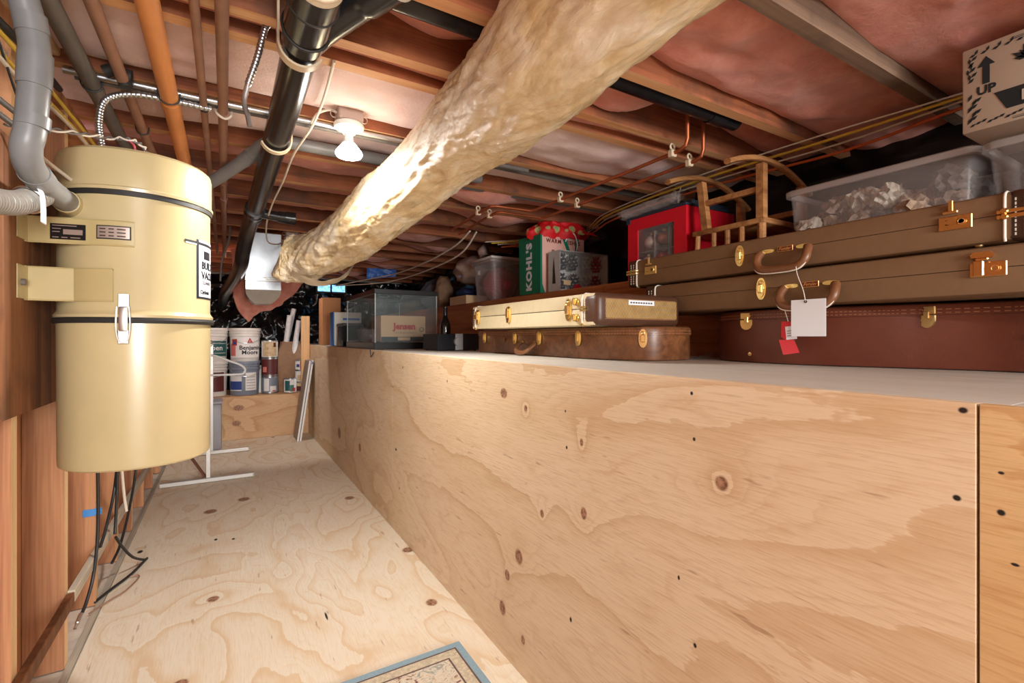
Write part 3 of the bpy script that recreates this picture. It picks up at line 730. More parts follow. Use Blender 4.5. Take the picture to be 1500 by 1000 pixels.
# bundle on the left wall
for i, (dx, dz, m, lb) in enumerate(((0, 0, 'yellow_cable', 'yellow cable on the left wall, lowest of the bundle'), (.014, .012, 'yellow_cable', 'yellow cable on the left wall, upper one of the bundle'), (-.012, .014, 'white_cable', 'white cable clipped beside the yellow ones on the left wall'),
        (-.02, .03, 'white_cable', 'white cable highest in the left wall bundle'), (.006, -.016, 'white_cable', 'white cable below the yellow bundle on the left wall'))):
    cable('wall_cable', lb, [(-.432 + dx, .8, 1.66 + dz), (-.430 + dx, 1.2, 1.69 + dz), (-.425 + dx * 1.5, 1.55, 1.70 + dz * 1.6), (-.424 + dx * 1.2, 1.9, 1.735 + dz), (-.42 + dx, 2.3, 1.755 + dz * .8), (-.43 + dx, 3.2, 1.77 + dz)], .0052, m, group='cables along the left wall')
cable('black_wall_cable', 'thick black cable at the upper left edge', [(-.41, 1.0, 1.66), (-.405, 1.25, 1.70), (-.40, 1.5, 1.735), (-.42, 1.9, 1.80)], .009, 'black_cable')
cable('black_wall_wire', 'thin black wire hanging at the upper left edge', [(-.42, 1.35, 1.80), (-.418, 1.42, 1.73), (-.415, 1.50, 1.66), (-.41, 1.56, 1.60)], .0028, 'black_cable')
for i, dz in enumerate((0, -.03)):
    cable('steel_rod', ('upper' if i == 0 else 'lower') + ' thin grey rod poking from the left edge behind the pipe', [(-.44, 1.25, 1.585 + dz), (-.40, 1.40, 1.56 + dz), (-.375, 1.48, 1.548 + dz)], .006, 'grey_pipe', 'rod', 3)
def twist(ph, m, lb):
    P = crom([Vector(p) for p in ((-.42, 1.50, 1.545), (-.38, 1.56, 1.568), (-.33, 1.66, 1.602), (-.28, 1.72, 1.622), (-.23, 1.72, 1.628), (-.20, 1.735, 1.615), (-.19, 1.745, 1.578))], 14)
    Q = [p + Vector((.004 * math.cos(i * .55 + ph), 0, .004 * math.sin(i * .55 + ph))) for i, p in enumerate(P)]
    tag(MB().tube(Q, .0026, 6).build('twisted_wire', m), lb, 'wire', 'twisted wires over the vacuum lid')
twist(0, 'white_cable', 'white strand of the twisted wire over the vacuum lid'); twist(PI, 'grey_pipe', 'grey strand of the twisted wire over the vacuum lid')
cable('red_wire', 'red and white wire dropping onto the vacuum lid', [(-.235, 1.72, 1.625), (-.222, 1.725, 1.612), (-.222, 1.73, 1.578)], .003, 'red_cable')
cable('white_lead', 'loose white lead behind the vacuum lid', [(-.41, 1.52, 1.53), (-.375, 1.60, 1.50), (-.34, 1.70, 1.475), (-.36, 1.80, 1.48)], .0045, 'white_cable')
# yellow run at right
for i, (dx, dz, m, r, lb) in enumerate(((0, 0, 'yellow_cable', .0055, 'yellow cable strung below the joists on the right, lower one'), (.016, .004, 'yellow_cable', .0055, 'yellow cable strung below the joists on the right, upper one'),
        (.055, -.006, 'white_cable', .0038, 'white cable under the yellow ones on the right'), (-.055, .004, 'white_cable', .0032, 'thin white cable above the yellow ones on the right'), (.09, -.022, 'orange_cable', .006, 'orange cord trailing below the yellow cables on the right'))):
    cable('ceiling_cable', lb, [(2.03, -.6, 1.836 + dz), (2.03 + dx * .1, .3, 1.836 + dz), (2.015 + dx * .4, .6, 1.834 + dz), (2.0 + dx, .95, 1.830 + dz * 1.3), (1.99 + dx * .9, 1.4, 1.836 + dz), (1.99 + dx * .6, 1.9, 1.828 + dz), (2.05 + dx * .5, 2.3, 1.826 + dz), (2.22 + dx * .3, 2.7, 1.83 + dz), (2.15 + dx * .3, 3.05, 1.83 + dz), (1.78 + dx, 3.3, 1.80 + dz)], r, m, group='cables strung on the right')
for i, (dx, dz, lb) in enumerate(((0, 0, 'upper cream cable sagging toward the far vent window'), (.05, -.05, 'lower cream cable sagging toward the far vent window'))):
    cable('far_cable', lb, [(1.45 + dx, 3.0, 1.80), (1.45 + dx, 3.25, 1.74 + dz), (1.45 + dx, 3.8, 1.70 + dz), (1.45 + dx, 4.6, 1.695 + dz), (1.40 + dx, 5.4, 1.72 + dz), (1.2, 6.4, 1.72)], .006, 'white_cable', group='cables sagging at the far end')

# ------------------------------------------------------------------ low on the left wall
for i, (lb, pts) in enumerate((
    ('black coaxial cable with a plug end hanging nearest the viewer', [(-.42, 2.40, .9), (-.42, 2.395, .62), (-.418, 2.39, .35), (-.42, 2.34, .2), (-.425, 2.26, .13), (-.43, 2.20, .105)]),
    ('black cable looping down behind the nearest hanging one', [(-.41, 2.72, .9), (-.408, 2.72, .6), (-.41, 2.66, .42), (-.415, 2.52, .30), (-.42, 2.44, .25)]),
    ('black cable hanging straight to the bent cord below the vacuum', [(-.40, 2.66, .9), (-.40, 2.66, .5), (-.402, 2.64, .32), (-.40, 2.60, .24)]),
    ('black cable bowing outward farthest right under the vacuum', [(-.39, 3.10, .9), (-.388, 3.10, .55), (-.39, 3.06, .38), (-.395, 2.9, .24), (-.40, 2.72, .15), (-.41, 2.6, .12)]))):
    cable('hanging_cable', lb, pts, .0055, 'black_cable', group='black cables hanging on the left wall')
cable('floor_cord', 'black cord bent into a point at the floor edge', [(-.40, 2.62, .22), (-.385, 2.68, .15), (-.36, 2.76, .07), (-.33, 2.86, .012), (-.325, 2.87, .01), (-.36, 2.72, .012), (-.41, 2.60, .012), (-.45, 2.50, .012)], .0055, 'black_cable', 'cord', 4)
cable('brown_wire', 'thin brown wire curled on the floor by the studs', [(-.45, 2.42, .008), (-.40, 2.50, .008), (-.36, 2.56, .008), (-.33, 2.66, .008), (-.335, 2.70, .008), (-.37, 2.70, .008)], .003, 'brown_pipe', 'wire', 5)
b = MB(); b.tube([(-.43, 2.203, .108), (-.434, 2.17, .094)], .0075, 10); b.tube([(-.434, 2.17, .094), (-.436, 2.15, .086)], .005, 8)
tag(b.build('cable_plug', 'chrome'), 'silver plug on the end of the nearest black cable', 'plug')
cable('white_cable_end', 'white cable slanting down to the rail under the vacuum', [(-.41, 2.78, .62), (-.408, 2.82, .45), (-.405, 2.86, .32), (-.40, 2.88, .25)], .006, 'white_cable', 'cord')
M['blue_tape'] = plain('blue_tape', (64, 136, 206), .6)
b = MB(); b.box(-.484, -.446, 2.4982, 2.4998, .358, .386); b.box(-.446, -.425, 2.4975, 2.4990, .361, .388)
tag(b.build('tape_strip', 'blue_tape'), 'strip of blue masking tape on a stud', 'tape')
# ------------------------------------------------------------------ floor things and the far end
def g_rug():
    g = G('woven_rug'); x = g.sep(g.tc)
    v = g.n('ShaderNodeTexVoronoi', {'Vector': g.tc, 'Scale': 42.0}); vc = g.t.nodes[-1].outputs['Color']
    n1 = g.noise(g.tc, 60, 3, .6)
    f = g.ramp(g.noise(g.tc, 26, 4, .7, 1.5), [(.36, lin(122, 82, 84)), (.44, lin(206, 190, 166)), (.55, lin(222, 212, 192)), (.62, lin(150, 152, 150)), (.7, lin(196, 186, 150))])
    g.set(col=f, rough=.95, spec=.1); g.bump(g.noise(g.tc, 300, 2, .5), .5, .003); return g.m
M['rug'] = g_rug()
M['rug_blue'] = plain('rug_blue_border', (142, 168, 182), .95, var=.12, vscale=120, bump=.4, bscale=300)
M['rug_dark'] = plain('rug_dark_line', (104, 84, 76), .95, var=.3, vscale=150)
M['rug_band'] = plain('rug_tan_band', (204, 190, 164), .95, var=.3, vscale=90)
rg = thing('rug', 'small patterned rug with a pale blue border on the plywood floor', 'rug', (.3, 1.0, 0))
X0, X1, Y0, Y1 = -.12, .702, .05, 1.541
def frame(x0, x1, y0, y1, wd, z1, name, mat):
    b = MB(); b.box(x0, x1, y1 - wd, y1, .001, z1); b.box(x0, x1, y0, y0 + wd, .001, z1); b.box(x0, x0 + wd, y0 + wd, y1 - wd, .001, z1); b.box(x1 - wd, x1, y0 + wd, y1 - wd, .001, z1)
    return b.build(name, mat, rg)
o_ = 0.0
for wd, nm, mt_ in ((.024, 'border', 'rug_blue'), (.006, 'border_line', 'rug_dark'), (.034, 'band', 'rug_band'), (.006, 'border_line', 'rug_dark')):
    frame(X0 + o_, X1 - o_, Y0 + o_, Y1 - o_, wd, .0075, nm, mt_); o_ += wd
MB().box(X0 + o_, X1 - o_, Y0 + o_, Y1 - o_, .001, .0075).build('field', 'rug', rg)

# garment rack of bare metal bar
M['bar'] = plain('pale_metal_bar', (206, 202, 196), .35, .5)
M['rust'] = plain('brown_strip', (120, 78, 58), .6)
rk = thing('garment_rack', 'bare metal garment rack standing behind the vacuum', 'rack', (-.11, 4.2, 0))
for y, x0, x1 in ((4.195, -.40, .185), (5.17, -.36, .19)):
    b = MB(); b.box(x0, x1, y - .017, y + .017, .004, .034, .003, 1); b.box(x1, x1 + .006, y - .018, y + .018, .002, .036, .002, 1); b.build('foot', 'bar', rk)
    MB().box(-.122, -.094, y - .012, y + .012, .035, 1.02, .002, 1).build('post', 'bar', rk)
MB().cyl((-.108, 4.1, 1.02), (-.108, 5.25, 1.02), .012, seg=14).build('top_rail', 'bar', rk)
b = MB(); b.tube([(-.125, 4.23, .03), (-.33, 4.55, .30)], .013, 6, flat=.4); b.build('brace', 'rust', rk)
# hanger
def hanger(y, label):
    t = thing('coat_hanger', label, 'hanger', (-.108, y, .8))
    MB().tube([(-.108, y, .925), (-.06, y, .915), (.03, y, .875), (.10, y, .845), (.135, y, .815), (.14, y, .79), (.125, y, .768), (.09, y, .764), (-.108, y, .764), (-.30, y, .764), (-.345, y, .77), (-.355, y, .80), (-.31, y, .845), (-.20, y, .89), (-.108, y, .925)], .0085, 10, smooth_path=5).build('shoulder_loop', 'white', t)
    MB().tube([(-.108, y, .925), (-.108, y, .985), (-.095, y, 1.0), (-.085, y, 1.02), (-.093, y, 1.038), (-.108, y, 1.044), (-.124, y, 1.036), (-.13, y, 1.02)], .003, 8, smooth_path=4).build('hook', 'chrome', t)
hanger(4.55, 'white plastic coat hanger poking out behind the vacuum')
# cloudy bin
M['cloudy'] = plain('cloudy_plastic', (178, 178, 184), .35, alpha=.75)
cb = thing('cloudy_bin', 'cloudy grey plastic bin on the floor by the far platform', 'bin', (-.2, 5.45, 0))
b = MB(); b.box(-.40, -.03, 5.30, 5.62, .002, .44, .02, 2, taper=-.0); b.build('bin_body', 'cloudy', cb)
b = MB(); b.box(-.41, -.02, 5.29, 5.63, .44, .462, .008, 2); b.build('bin_lid', 'cloudy', cb)
# leaning boards
M['white_edge'] = plain('white_painted_board', (232, 230, 226), .5)
M['shaded_face'] = plain('shaded_board_face', (150, 138, 126), .6, var=.08)
for i, (dx, lb) in enumerate(((0, 'white-edged shelf board with shade-toned face leaning on the knee wall, inner one'), (-.024, 'white-edged shelf board with shade-toned face leaning on the knee wall, outer one'))):
    b = MB(Matrix.Translation((.655 + dx, 5.36, .002)) @ Matrix.Rotation(.143, 4, 'Y'))
    b.box(-.001, .017, 0, .30, 0, .835 - .005 * i, .001, 1)
    b.bm.normal_update()
    for f in b.bm.faces:
        if f.normal.x < -.7: f.material_index = 1  # shade on the broad face is put into its colour
    o = b.build('shelf_board', ['white_edge', 'shaded_face']); tag(o, lb, 'board', 'leaning shelf boards')
    if i == 0:
        MB(Matrix.Translation((.655, 5.36, .002)) @ Matrix.Rotation(.143, 4, 'Y')).box(.002, .014, -.001, .0, .795, .825).build('blue_mark', 'blue_tape', o)

# paint
M['pail_white'] = plain('white_pail', (224, 220, 212), .45, var=.06)
M['pail_grey'] = plain('grey_pail', (128, 136, 150), .45, var=.08)
M['teal'] = plain('teal_label', (34, 88, 88), .5)
M['lab_white'] = plain('paper_label_white', (228, 226, 222), .6)
M['lab_blue'] = plain('label_blue', (50, 74, 140), .5)
M['lab_red'] = plain('label_red', (176, 52, 48), .5)
M['lab_maroon'] = plain('label_maroon', (92, 36, 34), .5)
M['lab_tan'] = plain('label_tan', (206, 180, 140), .6, var=.35, vscale=30)
M['can_metal'] = plain('tin_can', (176, 176, 176), .35, .9)
M['dark_lid'] = plain('dark_lid', (46, 46, 50), .4)
M['print_black'] = plain('print_black', (36, 36, 44), .6)
M['lab_pink'] = plain('label_pink', (216, 120, 110), .5)
M['lab_green'] = plain('label_green', (70, 120, 110), .5)
def wrap(par, cx, cy, R, a0, a1, z0, z1, mat, name='label_patch', n=8):
    b = MB(); V = []
    for k in range(n + 1):
        a = math.radians(a0 + (a1 - a0) * k / n); c, s = math.cos(a), math.sin(a)
        V.append(b.ring([(cx + R * c, cy + R * s, z0), (cx + (R + .0015) * c, cy + (R + .0015) * s, z0), (cx + (R + .0015) * c, cy + (R + .0015) * s, z1), (cx + R * c, cy + R * s, z1)]))
    return b.skin(V).build(name, mat, par)
def wrap_text(par, body, cx, cy, R, amid, z, size, mat, bold=0.0):
    me = text_mesh(body, size, mat, bold)
    for v in me.vertices:
        a = math.radians(amid) + v.co.x / R
        v.co = Vector((cx + (R + v.co.z) * math.cos(a), cy + (R + v.co.z) * math.sin(a), z + v.co.y))
    link('lettering', me, par)
def pail(cx, cy, z, label, mat, R=.148, H=.362):
    t = thing('paint_pail', label, 'paint bucket', (cx, cy, z), group='five gallon paint pails')
    MB().lathe([(0, z), (R - .014, z), (R - .012, z + .004), (R - .004, z + H - .09), (R + .003, z + H - .088), (R + .003, z + H - .08), (R - .003, z + H - .078), (R - .002, z + H - .055), (R + .005, z + H - .053), (R + .005, z + H - .045), (R - .001, z + H - .043), (R, z + H - .03), (0, z + H - .03)], (cx, cy, 0), 40).build('pail_body', mat, t)
    MB().lathe([(R - .01, z + H - .029), (R + .006, z + H - .029), (R + .008, z + H - .012), (R + .006, z + H), (R - .012, z + H), (R - .016, z + H - .008), (0, z + H - .008)], (cx, cy, 0), 40).build('pail_lid', mat, t)
    MB().tube([(cx + (R + .006) * math.cos(a), cy + (R + .006) * math.sin(a), z + H - .06 - .10 * math.sin((a - math.radians(190)) / math.radians(170) * PI)) for a in [math.radians(190 + 170 * k / 14) for k in range(15)]], .0022, 6).build('wire_handle', 'chrome', t)
    return t
p = pail(.18, 6.0, .449, 'grey paint pail with a blue and white label, under the white one', 'pail_grey')
wrap(p, .18, 6.0, .144, 205, 258, .50, .66, 'lab_white'); wrap(p, .18, 6.0, .1455, 205, 258, .51, .60, 'lab_blue'); wrap(p, .18, 6.0, .144, 272, 318, .50, .69, 'lab_white')
for k in range(5): wrap(p, .18, 6.0, .1456, 276, 312, .52 + k * .03, .524 + k * .03, 'grey_pipe', 'print_line')
p = pail(.185, 6.0, .803, 'white paint pail with black lettering and a red triangle mark', 'pail_white')
wrap(p, .185, 6.0, .1455, 205, 330, .85, 1.07, 'lab_white')
wrap_text(p, 'Benjamin', .185, 6.0, .1475, 291, .955, .062, 'print_black', .0015)
wrap_text(p, 'Moore', .185, 6.0, .1475, 289, .905, .062, 'print_black', .0015)
wrap(p, .185, 6.0, .147, 208, 232, .87, 1.0, 'lab_pink'); wrap(p, .185, 6.0, .148, 216, 238, .98, 1.05, 'lab_red'); wrap(p, .185, 6.0, .1485, 222, 234, .99, 1.02, 'lab_blue')
b = MB()
for q in (((-.03, 0), (-.012, 0), (.004, .05), (-.004, .055)), ((.03, 0), (.014, 0), (-.004, .042), (.0, .055)), ((-.008, .004), (.010, .004), (.001, .024))):
    ring = lambda off: [(.185 + (.1475 + off) * math.cos(math.radians(287) + x / .1475), 6.0 + (.1475 + off) * math.sin(math.radians(287) + x / .1475), 1.005 + z) for x, z in q]
    b.skin([b.ring(ring(0)), b.ring(ring(.0015))])
b.build('triangle_mark', 'lab_red', p)
p = pail(-.125, 6.02, .449, 'clear-sided paint pail with brown label, partly hidden by the vacuum', 'pail_white')
wrap(p, -.125, 6.02, .1455, 220, 320, .50, .70, 'lab_maroon')
p = pail(-.125, 6.02, .803, 'white paint pail with a dark teal band and white lettering', 'pail_white')
wrap(p, -.125, 6.02, .1455, 200, 335, .87, 1.03, 'teal'); wrap_text(p, 'ben', -.125, 6.02, .1475, 292, .955, .075, 'lab_white', .001)
wrap(p, -.125, 6.02, .147, 250, 330, 1.0, 1.004, 'lab_white', 'print_line'); wrap(p, -.125, 6.02, .147, 270, 330, .90, .904, 'lab_white', 'print_line')
def can(cx, cy, z, R, H, label, lid, patches, body='can_metal'):
    t = thing('paint_can', label, 'paint can', (cx, cy, z), group='paint cans on the platform')
    MB().lathe([(0, z), (R - .002, z), (R, z + .002), (R, z + .006), (R - .002, z + .008), (R - .002, z + H - .012), (R, z + H - .010), (R, z + H - .002), (R - .003, z + H), (0, z + H - .004)], (cx, cy, 0), 28).build('can_body', body, t)
    MB().lathe([(0, z + H - .0038), (R - .010, z + H - .0038), (R - .008, z + H + .003), (0, z + H + .003)], (cx, cy, 0), 28).build('can_lid', lid, t)
    for a0, a1, q0, q1, m in patches: wrap(t, cx, cy, R - .0015 + .0008 * patches.index((a0, a1, q0, q1, m)), a0, a1, z + H * q0, z + H * q1, m)
    return t
R_, H_ = .084, .193
can(.425, 5.99, .449, R_, H_, 'grey paint can with a white swoosh label, lowest of three', 'can_metal', [(200, 340, .08, .9, 'pail_grey'), (225, 262, .15, .85, 'lab_white'), (268, 315, .10, .42, 'lab_white'), (285, 310, .12, .18, 'lab_red')])
can(.425, 5.99, .646, R_, H_, 'maroon paint can with a red patch, middle of three', 'can_metal', [(195, 345, .05, .93, 'lab_maroon'), (215, 245, .2, .5, 'lab_pink')])
can(.425, 5.99, .843, R_, H_, 'paint can with a tan picture label and dark lid, topmost of three', 'dark_lid', [(195, 345, .05, .93, 'lab_white'), (215, 320, .08, .9, 'lab_tan'), (292, 312, .6, .85, 'lab_maroon')])
can(.625, 5.92, .449, .066, .16, 'teal and white paint can in front of the paper bag', 'can_metal', [(195, 345, .05, .93, 'lab_white'), (215, 262, .15, .85, 'teal'), (262, 300, .1, .55, 'lab_green'), (285, 318, .1, .35, 'lab_red')])
can(.735, 5.96, .449, .055, .11, 'small brown paint can, lowest beside the leaning boards', 'can_metal', [(195, 345, .05, .93, 'lab_tan'), (220, 280, .1, .6, 'lab_maroon')])
can(.735, 5.96, .563, .055, .13, 'small cream paint can in the middle beside the leaning boards', 'can_metal', [(195, 345, .05, .93, 'lab_white'), (230, 275, .1, .6, 'lab_tan')])
can(.735, 5.96, .697, .055, .11, 'small red and white paint can on top beside the leaning boards', 'can_metal', [(195, 345, .05, .93, 'lab_white'), (262, 330, .1, .9, 'lab_red'), (220, 255, .3, .6, 'lab_blue')])
can(.335, 6.10, .449, .03, .30, 'slim white tube standing between pail and cans', 'white', [], 'white')
# dark jug on the teal pail
b = MB(); b.blob((-.11, 6.02, 1.235), (.10, .08, .07), 3, .25, 5, 3, flatz=1.168); tag(b.build('dark_bag', 'black_plastic', angle=60), 'crumpled black bag on top of the teal-banded pail', 'bag')
# paper bag with rolls
M['kraft'] = plain('kraft_paper', (150, 116, 88), .8, var=.2, vscale=14, bump=.4, bscale=20)
def kbag(s, t):
    a = 2 * PI * s; n = noise.noise(Vector((math.cos(a) * 2, math.sin(a) * 2, t * 4)))
    w_ = .115 - .03 * math.cos(t * 5) + .02 * n
    z = .449 + .57 * t
    return (.585 + .06 * t + (w_ * math.copysign(abs(math.cos(a)) ** .6, math.cos(a))), 6.10 + .07 * math.copysign(abs(math.sin(a)) ** .6, math.sin(a)) - .05 * math.sin(t * 3) * (1 if math.sin(a) < 0 else 0), z + .03 * n * t)
tag(MB().grid(kbag, 28, 16).build('paper_bag', 'kraft', angle=180), 'crumpled brown paper bag holding rolled paper', 'bag')
M['roll'] = plain('rolled_paper', (222, 220, 218), .6, var=.15, vscale=40)
for i, (x, y, z, dx, dz, r, lb) in enumerate(((.585, 6.08, .86, .055, .46, .03, 'white paper roll at the left in the paper bag'), (.60, 6.14, .95, .09, .45, .026, 'white paper roll at the back in the paper bag'), (.66, 6.02, .80, .07, .46, .028, 'white paper roll leaning right out of the paper bag'))):
    b = MB(); b.tube([(x, y, z), (x + dx * .5, y, z + dz * .5), (x + dx, y, z + dz)], r, 18, caps=False); b.tube([(x, y, z), (x + dx * .5, y, z + dz * .5), (x + dx, y, z + dz)], r * .8, 14, caps=False)
    tag(b.build('paper_roll', 'roll'), lb, 'paper roll', 'rolls in the paper bag')
# sheet metal plenum
M['foil'] = plain('foil_tape', (214, 212, 206), .3, .8, bump=.4, bscale=60)
pn = thing('metal_plenum', 'galvanised sheet metal plenum box hanging from the joists', 'duct box', (.25, 4.2, 1.3))
MB().box(.125, .365, 4.02, 4.25, 1.50, 1.845, .003, 1).build('upper_box', 'steel', pn)
def fl_(s, t):
    return 0
b = MB(); b.box(.123, .367, 4.018, 4.252, 1.485, 1.515, .002, 1); b.build('tape_band', 'foil', pn)
MB().box(.126, .364, 4.02, 4.25, 1.42, 1.485, .002, 1).build('collar', 'steel', pn)
b = MB(); rings = []
for k in range(9):
    t = k / 8; hw = .118 * (1 - .55 * t ** 2.2); z = 1.42 - .10 * t
    rings.append(b.ring([(.245 - hw, 4.03 + .06 * t, z), (.245 + hw, 4.03 + .06 * t, z), (.245 + hw, 4.25, z), (.245 - hw, 4.25, z)]))
b.skin(rings); b.build('hopper', 'steel', pn)
cable('hanger_strap', 'thin steel strap hanging left of the metal plenum', [(.03, 3.92, 1.845), (.02, 3.92, 1.74), (-.02, 3.92, 1.60), (-.03, 3.93, 1.46)], .006, 'grey_pipe', 'strap')
# fallen insulation behind the plenum
b = MB()
_bx = [(.05, 1.42), (.08, 1.36), (.13, 1.24), (.17, 1.20), (.20, 1.25), (.28, 1.30), (.36, 1.31), (.44, 1.37), (.54, 1.46), (.64, 1.58), (.70, 1.66)]
def flap(s_, t):
    x = .05 + .65 * s_
    for (x0, z0), (x1, z1) in zip(_bx, _bx[1:]):
        if x0 <= x <= x1 + 1e-6: bot = z0 + (z1 - z0) * (x - x0) / (x1 - x0)
    z = 1.846 + (bot - 1.846) * t
    return (x + .02 * noise.noise(Vector((x * 7, z * 7, 4))), 4.93 + .05 * noise.fractal(Vector((x * 6, z * 6, 1)), 1, 2, 4) - .08 * t * (1 - s_), z)
b.grid(flap, 60, 26)
fo = b.build('fallen_insulation', 'pink', angle=180); tag(fo, 'pink insulation sheet drooping behind the metal plenum', 'insulation')
sd = fo.modifiers.new('thickness', 'SOLIDIFY'); sd.thickness = .02
# crumpled plastic sheet; the vent's blue daylight is put into its colour
M['blue_lit_sheet'] = plain('blue_lit_sheet', (70, 120, 200), .4, var=.3, vscale=6)
def bs(s, t):
    x = 1.36 + .33 * s; z = 1.845 - .13 * t * (1 - .4 * s)
    return (x, 5.45 + .05 * noise.noise(Vector((x * 14, z * 14, 2))), z)
tag(MB().grid(bs, 16, 8).build('blue_lit_sheet', 'blue_lit_sheet', angle=180), 'crumpled plastic sheet with blue daylight painted in, under joists near the vent', 'plastic sheet')
# ------------------------------------------------------------------ guitar cases on the bench
def g_weave(name, c1, c2, scale, rough=.6, chev=False, bump=.25):
    g = G(name); x = g.sep(g.tc)
    q = g.math('ADD', x[0], g.math('MULTIPLY', x[1], 1.0)) ; r = g.math('SUBTRACT', x[2], g.math('MULTIPLY', x[1], .5))
    if chev:
        w1 = g.math('SINE', g.math('MULTIPLY', g.math('ADD', q, g.math('PINGPONG', x[2], .004)), scale)); w2 = g.math('SINE', g.math('MULTIPLY', x[2], scale * 1.3))
    else:
        w1 = g.math('SINE', g.math('MULTIPLY', q, scale)); w2 = g.math('SINE', g.math('MULTIPLY', r, scale))
    f = g.math('ADD', g.math('MULTIPLY', g.math('MULTIPLY', w1, w2), .5), .5)
    f = g.math('ADD', g.math('MULTIPLY', f, .7), g.math('MULTIPLY', g.noise(g.tc, 40, 3, .6), .35))
    g.set(col=g.ramp(f, [(.25, lin(*c1)), (.75, lin(*c2))]), rough=rough, spec=.3)
    g.bump(f, bump, .002); return g.m
M['tolex'] = g_weave('brown_tolex', (112, 84, 58), (138, 106, 76), 2200)
M['tweed'] = g_weave('cream_tweed', (196, 178, 138), (228, 213, 178), 900, chev=True)
M['grille'] = g_weave('gold_grille', (78, 52, 28), (198, 162, 104), 900, chev=True)
M['brown_leather'] = plain('brown_leather', (84, 54, 38), .4, var=.15, vscale=20, bump=.1, bscale=180)
M['tan_leather'] = plain('tan_leather', (124, 80, 50), .38, var=.12, vscale=20)
M['dark_leather'] = plain('dark_brown_leather', (66, 42, 30), .42, bump=.15, bscale=120)
def g_mottle():
    g = G('mottled_brown_vinyl'); f = g.noise(g.tc, 26, 5, .65, .8); h = g.noise(g.tc, 5, 3, .5)
    g.set(col=g.mix(g.maprange(h, .4, .7, 0, .5), g.ramp(f, [(.3, lin(84, 50, 30)), (.7, lin(140, 90, 54))]), lin(104, 66, 42)), rough=.33, spec=.5); g.bump(f, .06, .002); return g.m
M['mottled'] = g_mottle()
M['maroon'] = plain('maroon_leatherette', (102, 50, 34), .32, var=.15, vscale=9, bump=.18, bscale=420)
M['stitch'] = plain('white_stitch', (232, 226, 214), .6)
M['tan_stitch'] = plain('tan_stitch', (176, 120, 84), .6)
M['badge'] = plain('maroon_badge', (110, 34, 26), .35)
M['black_slot'] = plain('dark_slot', (28, 24, 20), .6)

def disc_outline(w, h, n=20, p=2.4):
    return [(w * math.copysign(abs(math.cos(a)) ** (2 / p), math.cos(a)), h * math.copysign(abs(math.sin(a)) ** (2 / p), math.sin(a))) for a in (2 * PI * k / n for k in range(n))]
def latch(par, mt, kind='oval', s=1.0, mat='brass'):
    b = MB(mt @ Matrix.Scale(s, 4))
    if kind == 'oval':
        b.prism(disc_outline(.0155, .034, 22, 2.2), .0005, -.003, axis=1)
        b.prism(disc_outline(.011, .026, 18, 2.6), -.003, -.006, axis=1)
        b.box(-.008, .008, -.0115, -.006, -.014, .013, .002, 1)
        b.box(-.0125, .0125, -.009, -.003, -.003, .005, .001, 1)
        b.torus((0, -.007, .019), .005, .002, 0, 'Y', 12, 6)
    elif kind == 'shield':
        b.box(-.017, .017, -.004, .0005, .004, .022, .001, 1)
        b.prism([(-.017, .001), (.017, .001), (.017, -.012), (.013, -.022), (.006, -.027), (0, -.028), (-.006, -.027), (-.013, -.022), (-.017, -.012)], .0005, -.004, axis=1)
        for x, z in ((-.01, .013), (.01, .013), (-.009, -.010), (.009, -.010)): b.cyl((x, -.004, z), (x, -.0058, z), .0032, seg=8)
        b.box(-.006, .006, -.007, -.004, -.006, .01, .001, 1)
    elif kind == 'pear':
        b.prism(disc_outline(.017, .03, 22, 2.6), .0005, -.003, axis=1)
        b.prism([(-.012, .022), (.012, .022), (.013, .0), (.009, -.02), (.006, -.03), (-.006, -.03), (-.009, -.02), (-.013, .0)], -.003, -.007, axis=1)
        b.box(-.007, .007, -.0125, -.007, -.012, .012, .002, 1); b.cyl((0, -.007, .016), (0, -.011, .016), .006, seg=12)
    return b.build('latch', mat, par)
def lock(par, mt, opened, mat='gold', s=1.0):
    b = MB(mt @ Matrix.Scale(s, 4))
    b.box(-.03, .03, -.004, .0005, -.018, .014, .0015, 1)
    b.cyl((.012, -.004, -.001), (.012, -.007, -.001), .0095, .0085, seg=18); b.torus((.012, -.007, -.001), .006, .0012, 0, 'Y', 16, 6)
    for x, z in ((-.026, -.014), (.026, -.014), (.026, .010)): b.cyl((x, -.004, z), (x, -.0055, z), .0028, seg=8)
    if opened:
        b.box(-.022, .006, -.008, .0005, .020, .026, .0015, 1); b.box(-.012, -.004 + .001, -.006, -.001, .024, .05, .001, 1); b.prism(disc_outline(.018, .006), .0, -.007, axis=1)
        o = b.build('lock', mat, par)
        b2 = MB(mt @ Matrix.Scale(s, 4)); b2.box(-.017, -.011, -.0045, -.0039, -.006, .006); b2.build('slot', 'black_slot', o)
    else:
        b.box(-.024, -.006, -.008, -.003, -.016, .018, .002, 1); b.box(-.02, .002, -.009, .0005, .018, .024, .002, 1); b.prism([(-.026, .024), (.008, .024), (.010, .031), (.004, .037), (-.022, .037), (-.028, .031)], .0005, -.009, axis=1)
        o = b.build('lock', mat, par)
    return o
def FR(x, y, z, a): return Matrix.Translation((x, y, z)) @ Matrix.Rotation(a, 4, 'Z')

